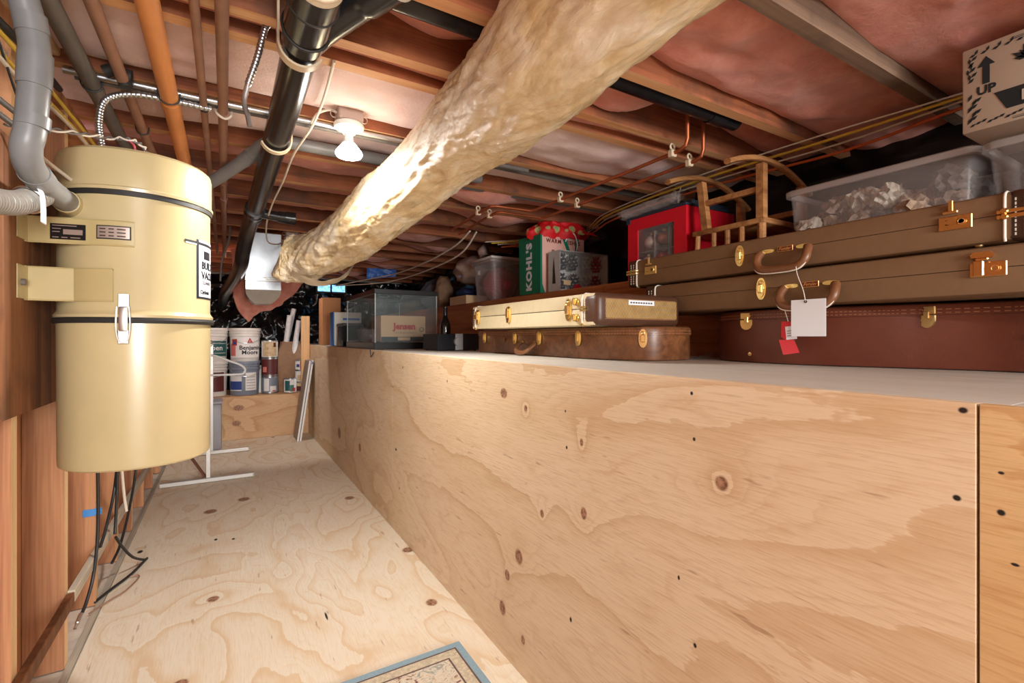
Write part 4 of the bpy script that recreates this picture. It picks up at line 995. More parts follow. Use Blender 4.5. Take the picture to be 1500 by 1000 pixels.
def rect_case(label, x0, y0, z0, L, W, H, locks, latches, handle_u, badge=True):
    """tolex hard case; built in its own frame with the front at y = 0 and length along x"""
    t = thing('guitar_case', label, 'guitar case', (x0, y0, z0), -PI / 2, 'brown hard cases stacked on the bench')
    zs = H * .56; r = .018
    def shell(za, zb, top):
        b = MB(); rings = []
        def rr(ins, z):
            pts = []
            for cx, cy, a0 in ((L - r, r, -PI / 2), (L - r, W - r, 0), (r, W - r, PI / 2), (r, r, PI)):
                for k in range(5):
                    a = a0 + PI / 2 * k / 4; pts.append((cx + (r - ins) * math.cos(a), cy + (r - ins) * math.sin(a), z))
            return b.ring(pts)
        prof = [(0, za), (0, zb - .012), (.004, zb - .004), (.012, zb)] if top else [(.012, za), (.004, za + .004), (0, za + .012), (0, zb)]
        b.skin([rr(i, z) for i, z in prof]); return b
    shell(.004, zs - .0008, False).build('case_bottom', 'tolex', t)
    shell(zs + .0008, H, True).build('case_lid', 'tolex', t)
    MB().box(.004, L - .004, .003, W - .004, zs - .0009, zs + .0009).build('seam', 'black_slot', t)
    for s in (0, 1):
        xa, xb = ((-.0015, .052) if s == 0 else (L - .052, L + .0015))
        b = MB(); b.box(xa, xb, -.0015, W + .0015, .003, H + .0015, .014, 3); ec = b.build('end_cap', 'dark_leather', t)
        xe = .053 if s == 0 else L - .053
        b = MB(); b.tube([(xe, W - .02, H + .001), (xe, .012, H + .001), (xe, .002, H - .004), (xe, -.0015, H - .012), (xe, -.0015, .012), (xe, .002, .004)], .0028, 8); b.build('piping', 'stitch', ec)
        b = MB()
        for q in ((.036 if s == 0 else L - .036), (.022 if s == 0 else L - .022)):
            for k in range(9): b.box(q - .0012, q + .0012, -.0026, -.0012, .014 + k * (H - .028) / 9, .014 + k * (H - .028) / 9 + .006)
        b.build('stitching', 'stitch', ec)
        b = MB(); b.box(xa - .0015, xe + (.012 if s == 0 else -.012) if s == 0 else xb, -.006, -.001, zs - .010, zs - .0015, .001, 1) if s == 0 else b.box(xe - .012, xb + .0015, -.006, -.001, zs - .010, zs - .0015, .001, 1)
        b.box(xa - .001, xe + .012, -.006, -.001, zs + .0015, zs + .009, .001, 1) if s == 0 else b.box(xe - .012, xb + .001, -.006, -.001, zs + .0015, zs + .009, .001, 1)
        for zz in (zs - .006, zs + .006): b.cyl((xe, -.006, zz), (xe, -.0095, zz), .007, .005, seg=12)
        b.build('corner_clasp', 'brass' if s == 0 else 'gold', t)
    for u, op in locks: lock(t, FR(u, -.0005, zs, 0), op, 'brass' if u < L / 2 else 'gold')
    for u in latches: latch(t, FR(u, -.0005, zs, 0), 'oval')
    hu = handle_u; hz = zs - .006
    b = MB(); P_ = [(hu - .070, -.010, hz), (hu - .074, -.022, hz - .014), (hu - .072, -.03, hz - .036), (hu - .052, -.034, hz - .054), (hu, -.035, hz - .058), (hu + .052, -.034, hz - .054), (hu + .072, -.03, hz - .036), (hu + .074, -.022, hz - .014), (hu + .070, -.010, hz)]
    b.tube(P_, .0125, 14, smooth_path=5); hd = b.build('handle', 'tan_leather', t)
    MB().tube([(x * 1.0 + (x - hu) * .06, y - .006, z - .011) for x, y, z in P_], .0022, 6, smooth_path=5).build('handle_piping', 'stitch', hd)
    b = MB()
    for s in (-1, 1):
        b.prism([(hu + s * .054 + px, zs + pz) for px, pz in disc_outline(.021, .006)], .0005, -.004, axis=1); b.box(hu + s * .070 - .008, hu + s * .070 + .008, -.014, -.001, zs - .010, zs + .001, .002, 1)
    b.build('handle_mount', 'brass', t)
    if badge:
        bd = MB().box(hu - .023, hu + .023, -.003, .0005, zs - .008, zs + .009, .001, 1).build('badge', 'gold', t)
        MB().box(hu - .0212, hu + .0212, -.0036, -.003, zs - .0062, zs + .0072).build('badge_face', 'badge', bd)
        text('lettering', 'Fender', .013, 'gold', bd, (hu, -.0040, zs + .0005), (1, 0, 0), (0, 0, 1), shear=.3)
    for u in (.04, L - .10): MB().lathe([(0, 0), (.006, 0), (.008, .003), (.008, .005)], (u, .02, -.0002), 12).build('foot_stud', 'brass', t)
    return t
c1 = rect_case('brown hard guitar case on top of the right stack, two locks open', 1.45, 1.486, 1.2735, 1.19, .31, .1115, [(.128, True), (1.055, True)], [.513], .662)
c2 = rect_case('brown hard guitar case in the middle of the right stack', 1.43, 1.37, 1.1575, 1.235, .33, .111, [(1.0, False)], [.483], .629)
# white card on a string, hanging from the top case handle
tg = thing('hang_tag', 'square white card hanging on a string from the top case handle', 'tag', (1.38, .72, 1.07))
MB().box(1.3795, 1.381, .676, .768, 1.072, 1.174).build('card', 'label_white', tg)
MB().tube([(1.404, .768, 1.272), (1.392, .757, 1.245), (1.380, .735, 1.20), (1.3785, .728, 1.168)], .0011, 6, smooth_path=4).build('string', 'stitch', tg)
MB().torus((1.3785, .728, 1.168), .003, .0012, 0, 'X', 12, 6).build('eyelet', 'black_slot', tg)
M['red_tag'] = plain('red_tag', (214, 26, 40), .5)
rt = thing('red_tag', 'folded red tag with a white slip hanging below the middle case', 'tag', (1.39, .78, 1.0))
b = MB(); b.mt = Matrix.Translation((1.396, .785, 1.118)) @ Matrix.Rotation(-.12, 4, 'X')
b.prism([(.020, 0), (-.014, -.006), (-.016, -.05), (.016, -.054), (.026, -.045)], -.001, .001, axis=0)
b.mt = Matrix.Translation((1.395, .788, 1.062)) @ Matrix.Rotation(.35, 4, 'Y')
b.prism([(.024, 0), (-.02, .0), (-.042, -.038), (.002, -.046)], -.0008, .0008, axis=0); b.build('red_card', 'red_tag', rt)
MB(Matrix.Translation((1.3935, .781, 1.105)) @ Matrix.Rotation(-.1, 4, 'X')).box(-.001, .0, -.018, .012, -.042, -.004).build('slip', 'label_white', rt)
b = MB(Matrix.Translation((1.3922, .781, 1.105)) @ Matrix.Rotation(-.1, 4, 'X'))
for k in range(3): b.box(-.0006, 0, -.014, .008, -.018 - k * .007, -.0165 - k * .007)
b.build('print_line', 'grey_pipe', rt)
MB().tube([(1.395, .785, 1.115), (1.396, .793, 1.14), (1.398, .80, 1.16)], .0011, 6).build('string', 'stitch', rt)

def shaped_case(name, label, outline, z0, z1, zs, mat, stitch, group=None):
    """hard case that follows a guitar's outline; rim of the lid proud of the body"""
    cx = sum(p[0] for p in outline) / len(outline); cy = sum(p[1] for p in outline) / len(outline)
    t = thing(name, label, 'guitar case', (cx, cy, z0), group=group)
    P_ = [Vector((p[0], p[1], 0)) for p in outline]; n = len(P_); pts = []
    for i in range(n):
        p0, p1, p2, p3 = P_[i - 1], P_[i], P_[(i + 1) % n], P_[(i + 2) % n]
        for j in range(6):
            u = j / 6
            pts.append(.5 * ((2 * p1) + (p2 - p0) * u + (2 * p0 - 5 * p1 + 4 * p2 - p3) * u * u + (3 * p1 - p0 - 3 * p2 + p3) * u ** 3))
    m = len(pts); nr = []
    for i in range(m):
        d = pts[(i + 1) % m] - pts[i - 1]; nr.append(Vector((d.y, -d.x, 0)).normalized())
    sgn = 1 if (pts[0] - Vector((cx, cy, 0))).dot(nr[0]) > 0 else -1
    off = lambda o, z: [(p.x + q.x * o * sgn, p.y + q.y * o * sgn, z) for p, q in zip(pts, nr)]
    b = MB(); b.skin([b.ring(off(o, z)) for o, z in ((-.006, z0), (-.002, z0 + .002), (-.001, z0 + .006), (-.001, zs))]); b.build('case_bottom', mat, t)
    b = MB(); b.skin([b.ring(off(o, z)) for o, z in ((-.001, zs + .0004), (.003, zs + .0004), (.003, z1 - .012), (0, z1 - .004), (-.008, z1))]); ld = b.build('case_lid', mat, t)
    b = MB()
    for zz in (zs + .006, z1 - .016):
        q = [Vector(v) for v in off(.0032, zz)]
        for i in range(0, m):
            a, c = q[i], q[(i + 1) % m]; L_ = (c - a).length; k = max(1, int(L_ / .009))
            for j in range(k): b.tube([a.lerp(c, (j + .15) / k), a.lerp(c, (j + .75) / k)], .0009, 4)
    b.build('stitching', stitch, ld)
    return t, pts, nr, sgn
# mottled brown case, bottom left
oc = [(_x * .93, _y * .93) for _x, _y in [(1.47, 1.245), (1.36, 1.262), (1.285, 1.36), (1.252, 1.52), (1.252, 1.70), (1.262, 1.90), (1.275, 2.15), (1.285, 2.40), (1.29, 2.535), (1.32, 2.55), (1.56, 2.55), (1.60, 2.4), (1.61, 2.0), (1.645, 1.7), (1.65, 1.5), (1.61, 1.32), (1.55, 1.255)]]
bc, pts, nr, sg = shaped_case('guitar_case', 'glossy mottled brown guitar case lying under the cream tweed case', oc, .9885, 1.108, 1.0765, 'mottled', 'tan_stitch')
for y, x, a in ((2.46, 1.287, -1.53), (2.10, 1.273, -1.53), (1.86, 1.26, -1.53), (1.56, 1.2515, -1.56), (1.285, 1.335, -.85)):
    latch(bc, FR(x * .93 - .004, y * .93, 1.0655, a), 'pear' if y > 1.3 else 'oval', .95)
K_ = .93
b = MB(); b.tube([(x * K_, y * K_, z) for x, y, z in ((1.258, 2.02, 1.045), (1.235, 2.02, 1.03), (1.215, 2.0, 1.008), (1.212, 1.955, 1.0), (1.215, 1.91, 1.008), (1.235, 1.89, 1.03), (1.255, 1.89, 1.045))], .011, 12, smooth_path=5, flat=.7); b.build('handle', 'tan_leather', bc)
b = MB(); b.box(1.163, 1.176, 1.752, 1.772, 1.04, 1.052, .002, 1); b.box(1.166, 1.179, 1.869, 1.889, 1.04, 1.052, .002, 1); b.build('handle_mount', 'brass', bc)
MB().box(1.1805, 1.186, 2.055, 2.09, 1.046, 1.066).build('patch', 'tan_leather', bc)
# cream tweed case above it
tw = thing('guitar_case', 'cream tweed guitar case with brown leather ends on the left stack', 'guitar case', (1.22, 1.65, 1.1095))
TX0, TX1, TY0, TY1, TZ0, TZ1 = 1.025, 1.412, 1.184, 2.10, 1.1095, 1.2135
zs = 1.164
MB().box(TX0, TX1, TY0 + .02, TY1 - .01, TZ0, zs - .0006, .003, 2).build('case_bottom', 'tweed', tw)
MB().box(TX0, TX1, TY0 + .02, TY1 - .01, zs + .0006, TZ1, .004, 2).build('case_lid', 'tweed', tw)
b = MB(); b.box(TX0 + .002, TX1 - .002, TY0 + .03, TY1 - .02, zs - .0012, zs + .0012); b.build('seam', 'black_slot', tw)
for y0, y1 in ((TY0 - .002, TY0 + .075), (TY1 - .045, TY1 + .002)):
    ec = MB().box(TX0 - .0025, TX1 + .0025, y0, y1, TZ0 - .002, TZ1 + .0025, .022, 4).build('end_cap', 'brown_leather', tw)
    ye = y1 if y0 < 1.7 else y0
    MB().tube([(TX1 - .02, ye, TZ1 + .002), (TX0 + .012, ye, TZ1 + .002), (TX0 + .002, ye, TZ1 - .004), (TX0 - .0025, ye, TZ1 - .014), (TX0 - .0025, ye, TZ0 + .014), (TX0 + .004, ye, TZ0)], .003, 8).build('piping', 'stitch', ec)
    b = MB(); q = ye - .014 if y0 < 1.7 else ye + .014
    for k in range(9): b.box(TX0 - .0038, TX0 - .0022, q - .001, q + .001, TZ0 + .016 + k * .008, TZ0 + .021 + k * .008)
    b.build('stitching', 'stitch', ec)
    if y0 < 1.7:
        gp = MB().box(TX0 + .03, TX1 - .022, TY0 - .0045, TY0 - .001, TZ0 + .022, TZ1 - .018, .002, 1).build('end_panel', 'grille', tw)
        b = MB()
        for k in range(41):
            xx = TX0 + .03 + k * .008
            for zz in (TZ0 + .0205, TZ1 - .0175): b.box(xx, xx + .005, TY0 - .0042, TY0 - .0016, zz - .0008, zz + .0008)
        b.build('stitching', 'tan_stitch', gp)
        st_ = MB().box(TX0 + .13, TX0 + .25, TY0 - .0056, TY0 - .0046, TZ1 - .036, TZ1 - .02).build('paper_strip', 'label_white', tw)
        b = MB()
        for k in range(9): b.box(TX0 + .137 + k * .0118, TX0 + .137 + k * .0118 + .0085, TY0 - .0062, TY0 - .0057, TZ1 - .031, TZ1 - .0255)
        b.build('print_line', 'grey_pipe', st_)
    b = MB(); yc = (y0 + y1) / 2
    b.box(TX0 - .008, TX0 - .002, ye - .022, ye + .008, zs + .001, zs + .009, .001, 1); b.box(TX0 - .008, TX0 - .002, ye - .022, ye + .008, zs - .009, zs - .001, .001, 1)
    b.build('corner_clasp', 'brass', tw)
    MB().cyl((TX0 - .005, ye, TZ0 + .001), (TX0 + .004, ye, TZ0 + .001), .006, seg=10).build('foot_stud', 'brass', tw)
for y, k in ((2.03, 'pear'), (1.745, 'pear'), (1.335, 'oval')): latch(tw, FR(TX0 - .0005, y, zs, -PI / 2), k, 1.15)
lock(tw, FR(TX0, 2.065, zs - .002, -PI / 2), True, 'brass', .6)
b = MB(); m_ = FR(TX0, 1.29, zs, -PI / 2); b.mt = m_
for z in (.026, -.028):
    b.prism([(px, z + pz) for px, pz in disc_outline(.014, .013)], .0005, -.004, axis=1); b.cyl((0, -.004, z), (0, -.013, z), .009, .012, seg=16); b.box(-.004, .004, -.02, -.012, z - .010, z + .010, .002, 1)
b.build('thumb_lock', 'brass', tw)
# maroon case, bottom right
om = [(1.74, 1.17), (1.62, 1.165), (1.52, 1.09), (1.465, .97), (1.45, .84), (1.468, .72), (1.51, .60), (1.55, .50), (1.575, .40), (1.57, .28), (1.55, .1), (1.55, -.10), (1.60, -.12), (1.745, -.12), (1.752, .3), (1.752, .8), (1.752, 1.1)]
mc, pts, nr, sg = shaped_case('guitar_case', 'maroon leatherette guitar case at the bottom of the right stack', om, .9885, 1.1565, 1.126, 'maroon', 'tan_stitch')
for y, x, a in ((.955, 1.462, -1.40), (.512, 1.545, -1.9)): latch(mc, FR(x - .0035, y, 1.124, a), 'shield', 1.1)
b = MB(); b.lathe([(0, 0), (.008, 0), (.007, .004), (0, .006)], (0, 0, 0), 14)
for y, x, zz in ((.945, 1.461, 1.015), (.33, 1.573, 1.07)):
    me = MB(FR(x, y, zz, -1.45) @ Matrix.Rotation(PI / 2, 4, 'X')).lathe([(0, -.001), (.0065, -.001), (.006, .003), (0, .0045)], (0, 0, 0), 14).build('rivet', 'brass', mc)

# ------------------------------------------------------------------ device, bottle, fish tank
M['black_metal'] = plain('black_metal', (26, 27, 32), .4, .3)
M['silver_face'] = plain('brushed_silver', (206, 208, 210), .35, .25)
dv = thing('hifi_amplifier', 'small black amplifier with silver panel and round knob', 'amplifier', (1.22, 2.75, .987))
MB().box(1.08, 1.36, 2.68, 2.92, .992, 1.090, .002, 1).build('chassis', 'black_metal', dv)
MB().box(1.196, 1.245, 2.672, 2.6795, .992, 1.090, .001, 1).build('silver_panel', 'silver_face', dv)
MB().box(1.2455, 1.359, 2.675, 2.6795, .992, 1.090, .001, 1).build('vent_panel', 'dark_lid', dv)
kn = MB().tube([(1.208, 2.671, 1.043), (1.208, 2.652, 1.043)], .026, 28).build('knob', 'silver_face', dv)
b = MB(); [b.cyl((x, y, .9872), (x, y, .992), .008, seg=10) for x in (1.10, 1.34) for y in (2.70, 2.90)]; b.build('feet', 'rubber', dv)
M['bottle_glass'] = plain('dark_bottle_glass', (16, 18, 16), .08, coat=.6)
M['foil_black'] = plain('black_foil', (22, 22, 24), .35)
bo = thing('wine_bottle', 'dark glass wine bottle behind the amplifier', 'bottle', (1.30, 3.08, .987))
MB().lathe([(0, .988), (.034, .988), (.037, .992), (.0375, 1.14), (.034, 1.165), (.022, 1.195), (.0145, 1.215), (.0135, 1.262), (.0155, 1.265), (.0155, 1.275), (.012, 1.278), (0, 1.278)], (1.30, 3.08, 0), 32).build('bottle_body', 'bottle_glass', bo)
MB().lathe([(.0148, 1.218), (.0152, 1.218), (.0142, 1.26), (.016, 1.264), (.016, 1.277), (.0, 1.2795)], (1.30, 3.08, 0), 24).build('foil_cap', 'foil_black', bo)
def g_clear(name, col, alpha, rough=.05):
    g = G(name); g.set(col=lin(*col), alpha=alpha, rough=rough, spec=.5); return g.m
M['tank_glass'] = g_clear('tank_glass', (150, 165, 165), .14, .03)
ft = thing('fish_tank', 'black-framed glass fish tank on the bench', 'fish tank', (1.08, 3.6, .987))
ax0, ax1, ay0, ay1, az0, az1 = .86, 1.305, 3.24, 4.10, .9875, 1.395
def ringframe(z0, z1, name):
    b = MB(); w_ = .018; e = .004
    b.box(ax0 - e, ax1 + e, ay0 - e, ay0 + w_, z0, z1, .002, 1); b.box(ax0 - e, ax1 + e, ay1 - w_, ay1 + e, z0, z1, .002, 1); b.box(ax0 - e, ax0 + w_, ay0 + w_, ay1 - w_, z0, z1, .002, 1); b.box(ax1 - w_, ax1 + e, ay0 + w_, ay1 - w_, z0, z1, .002, 1)
    return b.build(name, 'nameplate', ft)
ringframe(az0, az0 + .045, 'base_frame'); ringframe(az1 - .032, az1, 'top_frame')
for x0, x1, y0, y1 in ((ax0, ax1, ay0, ay0 + .006), (ax0, ax1, ay1 - .006, ay1), (ax0, ax0 + .006, ay0 + .006, ay1 - .006), (ax1 - .006, ax1, ay0 + .006, ay1 - .006)): MB().box(x0, x1, y0, y1, az0 + .01, az1 - .01).build('glass_pane', 'tank_glass', ft)
MB().box(ax0 + .006, ax1 - .006, ay0 + .006, ay1 - .006, az0 + .002, az0 + .01).build('tank_floor', 'nameplate', ft)
M['silicone'] = plain('corner_silicone', (190, 200, 200), .2)
b = MB(); [b.box(x, x + .006, y, y + .006, az0 + .04, az1 - .03) for x in (ax0 + .0005, ax1 - .0065) for y in (ay0 + .0005, ay1 - .0065)]; b.build('corner_seal', 'silicone', ft)
M['gravel'] = plain('gravel', (150, 128, 110), .8, var=.5, vscale=60)
b = MB(); rnd = random.Random(3)
for k in range(500):
    c_ = Vector((rnd.uniform(ax0 + .02, ax1 - .02), rnd.uniform(ay0 + .02, ay1 - .02), az0 + .012 + rnd.random() * .03)); r = rnd.uniform(.004, .009)
    bb_ = bmesh.new(); bmesh.ops.create_icosphere(bb_, subdivisions=1, radius=r, matrix=Matrix.Translation(c_)); b.merge(bb_)
o = tag(b.build('gravel', 'gravel'), 'loose gravel over the floor of the fish tank', 'gravel'); o['kind'] = 'stuff'
M['carton'] = plain('carton', (222, 186, 142), .75, var=.06, vscale=10)
M['jensen_red'] = plain('jensen_red', (196, 44, 40), .6)
jb = thing('speaker_carton', 'cardboard carton with red lettering standing inside the fish tank', 'box', (1.1, 3.4, 1.0))
MB().box(.935, 1.262, 3.36, 3.52, 1.038, 1.222, .002, 1).build('carton_body', 'carton', jb)
MB().box(.937, 1.262, 3.3575, 3.3598, 1.039, 1.072).build('dark_band', 'black_metal', jb)
MB().box(1.055, 1.145, 3.3555, 3.3573, 1.046, 1.068).build('band_label', 'carton', jb)
text('lettering', 'Jensen', .062, 'jensen_red', jb, (1.105, 3.3585, 1.145), (1, 0, 0), (0, 0, 1), bold=.0032)
text('lettering', 'loudspeakers', .021, 'print_black', jb, (1.11, 3.3585, 1.102), (1, 0, 0), (0, 0, 1), space=1.45)
b = MB(); b.torus((1.232, 3.3588, 1.125), .015, .0026, 0, 'Y', 20, 6); b.build('ring_mark', 'grey_pipe', jb)
# things behind the tank
M['dark_glass'] = plain('smoked_box', (34, 38, 40), .12, coat=.5)
sb = thing('smoked_box', 'dark smoked plastic box with a lid left of the fish tank', 'box', (.93, 4.35, .987))
MB().box(.865, 1.02, 4.28, 4.50, .989, 1.165, .004, 1).build('box_body', 'dark_glass', sb); MB().box(.86, 1.025, 4.275, 4.505, 1.165, 1.19, .004, 1).build('box_lid', 'nameplate', sb)
M['bag_white'] = plain('bag_white', (232, 228, 214), .6, bump=.15, bscale=25)
M['bag_blue'] = plain('bag_blue', (40, 110, 190), .5)
M['logo_green'] = plain('logo_green', (40, 120, 70), .5)
tb = thing('tote_bag', 'white shopping bag with blue side and round green logo', 'bag', (.95, 4.7, .987))
MB().box(.852, 1.10, 4.60, 4.76, .989, 1.30, .012, 2).build('bag_body', 'bag_white', tb)
MB().box(.8435, .8515, 4.605, 4.755, .989, 1.30, .003, 1).build('side_panel', 'bag_blue', tb)
b = MB(); b.prism([(.955 + .055 * math.cos(a), 1.125 + .055 * math.sin(a)) for a in (2 * PI * k / 28 for k in range(28))], 4.599, 4.5965, axis=1); lo = b.build('round_logo', 'logo_green', tb)
b = MB(); b.torus((.955, 4.5960, 1.125), .046, .002, 0, 'Y', 24, 5); b.prism([(.94, 1.10), (.97, 1.10), (.965, 1.135), (.955, 1.15), (.945, 1.135)], 4.5964, 4.595, axis=1); b.build('logo_mark', 'bag_white', lo)
MB().tube([(.96, 4.61, 1.29), (.965, 4.61, 1.36), (1.0, 4.61, 1.395), (1.035, 4.61, 1.36), (1.04, 4.61, 1.29)], .004, 8, smooth_path=5).build('handle', 'kraft', tb)
MB().box(.93, 1.08, 4.597, 4.5995, 1.225, 1.245).build('blue_print', 'bag_blue', tb)
M['carton_brown'] = plain('brown_carton', (176, 120, 76), .75, var=.1)
tag(MB().box(.84, 1.02, 5.15, 5.35, .989, 1.47, .003, 1).build('tall_carton', 'carton_brown'), 'tall narrow brown carton behind the white shopping bag', 'box')
tag(MB().box(.715, .80, 5.70, 5.745, .46, 1.30, .003, 1).build('wood_post', 'pine'), 'pale upright wood block at the far end of the bench', 'wood block')
b = MB(); b.tube([(.80, 3.12, .988), (.797, 3.11, .985), (.795, 3.10, .965), (.797, 3.09, .945), (.796, 3.06, .955), (.795, 3.02, .975)], .003, 6, smooth_path=3)
tag(b.build('wire_scrap', 'black_cable'), 'bit of black wire dangling over the bench edge', 'wire')
cable('silver_loop', 'loop of thin silver wire on the bench by the brown case', [(1.50, 1.225, .99), (1.53, 1.19, .992), (1.58, 1.18, 1.0), (1.62, 1.20, 1.005), (1.60, 1.225, 1.0), (1.55, 1.232, .992)], .001, 'grey_pipe', 'wire')
# ------------------------------------------------------------------ things on the upper ledge
LZ = 1.358
M['clear_tub'] = g_clear('clear_tub', (215, 205, 200), .13, .15)
M['clear_rim'] = g_clear('clear_tub_rim', (210, 200, 195), .45, .25)
def tub(name, label, x0, x1, y0, y1, z1, taper, group=None, z0=LZ, body='clear_tub', rim='clear_rim'):
    t = thing(name, label, 'storage tub', ((x0 + x1) / 2, (y0 + y1) / 2, z0), group=group)
    th = .003
    def rr(b, ins, z, r=.03):
        pts = []
        for cx, cy, a0 in ((x1 - r, y0 + r, -PI / 2), (x1 - r, y1 - r, 0), (x0 + r, y1 - r, PI / 2), (x0 + r, y0 + r, PI)):
            for k in range(6):
                a = a0 + PI / 2 * k / 5; pts.append((cx + (r - ins) * math.cos(a) if False else cx + r * math.cos(a) - (ins if math.cos(a0 + PI / 4) > 0 else -ins), cy + r * math.sin(a) - (ins if math.sin(a0 + PI / 4) > 0 else -ins), z))
        return b.ring(pts)
    b = MB(); b.skin([rr(b, taper + .006, z0 + .001), rr(b, taper, z0 + .008), rr(b, .008, z1 - .012), rr(b, .008 + th, z1 - .012), rr(b, taper + th, z0 + .011), rr(b, taper + .012, z0 + .006)], caps=True); b.build('tub_wall', body, t)
    b = MB(); R_ = [rr(b, .008, z1 - .022), rr(b, -.004, z1 - .022), rr(b, -.004, z1 - .004), rr(b, 0, z1), rr(b, .010, z1), rr(b, .010, z1 - .010)]; b.skin(R_ + [R_[0]], caps=False); b.build('tub_rim', rim, t)
    return t
# long tub of wrapped things
lt = tub('storage_tub', 'long clear tub of crumpled wrapping paper on the ledge', 1.805, 2.20, .49, 1.03, 1.612, .022)
PAPERS = []
for i, (a, c) in enumerate((((150, 120, 96), (196, 168, 138)), ((120, 98, 86), (170, 140, 118)), ((92, 86, 84), (132, 118, 108)), ((190, 178, 160), (222, 212, 194)))):
    g = G('wrapping_paper_%d' % i); x = g.sep(g.tc)
    f = g.noise(g.tc, 22, 4, .65, 1.2); st = g.math('SINE', g.math('MULTIPLY', g.math('ADD', x[1], g.math('MULTIPLY', f, .03)), 420.0))
    col = g.ramp(f, [(.35, lin(*a)), (.65, lin(*c))])
    col = g.mix(g.maprange(st, .2, .6, 0, .35), col, lin(96, 80, 74))
    g.set(col=col, rough=.75); g.bump(f, .5, .01); PAPERS.append(g.m)
def crumple(name, label, cat, c, rad, mat, seed, group, sub=3, flat=None):
    b = MB(); bb_ = bmesh.new(); bmesh.ops.create_icosphere(bb_, subdivisions=sub, radius=1)
    for v in bb_.verts:
        d = v.co.normalized(); k = .72 + .55 * abs(noise.noise(d * 2.3 + Vector((seed * 1.7, seed, 2)))) + .25 * noise.noise(d * 5 + Vector((seed, 1, seed * 2.1)))
        v.co = Vector((d.x * rad[0], d.y * rad[1], d.z * rad[2])) * k + Vector(c)
    b.merge(bb_); o = b.build(name, mat, angle=28); return tag(o, label, cat, group)
rnd = random.Random(11)
GP = 'wrapped things in the long tub'
spots = []
for ix in range(2):
    for iy in range(6):
        for iz in range(3):
            if iz == 2 and iy in (1, 5) and ix == 0: continue
            spots.append((1.885 + ix * .13 + rnd.uniform(-.015, .02), .568 + iy * .078 + rnd.uniform(-.015, .015), 1.405 + iz * .066 + rnd.uniform(-.01, .012), iz))
for i, (x, y, z, iz) in enumerate(spots):
    crumple('wrapped_bundle', 'crumpled %s paper bundle, %s layer %s row, %s from chair in long tub' % (('beige', 'brown', 'grey', 'cream')[i % 4 if i % 5 else 3], ('bottom', 'middle', 'top')[iz], 'front' if x < 1.95 else 'back', ('sixth', 'fifth', 'fourth', 'third', 'second', 'first')[min(5, max(0, round((y - .568) / .078)))]), 'paper bundle', (x, y, z), (.062, .06, .05), PAPERS[i % 4 if i % 5 else 3], i, GP)
# second tub with the carton on it
t2 = tub('storage_tub', 'clear tub under the printed carton at the right edge', 1.775, 2.18, .05, .475, 1.598, .028)
for i in range(8):
    crumple('wrapped_bundle', 'crumpled bundle in the tub under the printed carton, %s row, %s from left' % (('front', 'back')[i % 2], ('fourth', 'third', 'second', 'first')[(i // 2) % 4]), 'paper bundle', (1.87 + .2 * (i % 2), .14 + .08 * ((i // 2) % 4), 1.43 + .07 * (i % 3)), (.07, .06, .06), PAPERS[(3, 0, 3, 1)[i % 4]], 40 + i, 'bundles in the right tub')
M['carton_white'] = plain('printed_carton', (196, 180, 160), .7, var=.05)
M['ink'] = plain('dark_green_ink', (26, 34, 36), .6)
UX, UY0, UY1, UZ0, UZ1 = 1.68, -.02, .486, 1.606, 1.826
up = thing('printed_carton', 'cardboard carton printed with an up arrow and leaf border', 'box', (1.9, .23, UZ0))
MB().box(UX, 1.98, UY0, UY1, UZ0, UZ1, .004, 2).build('carton_body', 'carton_white', up)
# print on the face at x = UX; s runs to the right of the reader (toward -y)
pz = lambda s, z: (UY1 - s, z)
def ink(poly, name='print_mark', d=.0012):
    b = MB(); b.prism([pz(*q) for q in poly], UX - d, UX - .0001, axis=0); return b.build(name, 'ink', up)
ink([(.040, 1.768), (.040, 1.722), (.054, 1.722), (.054, 1.768), (.064, 1.768), (.047, 1.792), (.030, 1.768)], 'arrow')
text('lettering', 'UP', .030, 'ink', up, (UX - .0006, UY1 - .047, 1.706), (0, -1, 0), (0, 0, 1), bold=.0012)
ink([(.062, 1.690), (.30, 1.690), (.30, 1.642), (.085, 1.642)], 'banner')
lt_ = MB().prism([pz(*q) for q in [(.112, 1.678), (.118, 1.678), (.118, 1.652), (.112, 1.652)]], UX - .0022, UX - .0012, axis=0).build('banner_stroke', 'carton_white', up)
b = MB()
for k in range(9):   # leafy corner ornament
    for (cs, cz, a, ln) in ((.012 + .003 * (k % 3), 1.735 + .007 * k, .7 + .9 * (k % 2), .016), (.014 + .011 * k, 1.802 + .002 * (k % 2), .3 + .8 * (k % 2), .014), (.012 + .004 * (k % 4), 1.628 + .0075 * k, 1.1 - .5 * (k % 2), .018), (.016 + .011 * k, 1.619 + .003 * (k % 3), .5, .013)):
        d = Vector((math.cos(a), math.sin(a))) * ln; e = Vector((-d.y, d.x)) * .22; p0 = Vector((cs, cz))
        q = [p0, p0 + d * .5 + e, p0 + d, p0 + d * .5 - e]
        b.prism([pz(v.x, v.y) for v in q], UX - .0012, UX - .0001, axis=0)
b.build('leaf_border', 'ink', up)
b = MB()
for k in range(9):
    a = .2 + k * .33; p0 = Vector((.125, 1.752)); d = Vector((math.cos(a), math.sin(a))) * (.038 if k % 2 else .030); e = Vector((-d.y, d.x)) * .16
    b.prism([pz(v.x, v.y) for v in (p0, p0 + d * .55 + e, p0 + d, p0 + d * .55 - e)], UX - .0012, UX - .0001, axis=0)
b.build('leaf_print', 'ink', up)
b = MB()
for z in (1.8095, 1.613): b.box(UX - .001, UX - .0001, UY0 + .01, UY1 - .095, z, z + .0015); b.box(UX - .001, UX - .0001, UY0 + .01, UY1 - .095, z + .004, z + .0048)
b.build('border_line', 'ink', up)

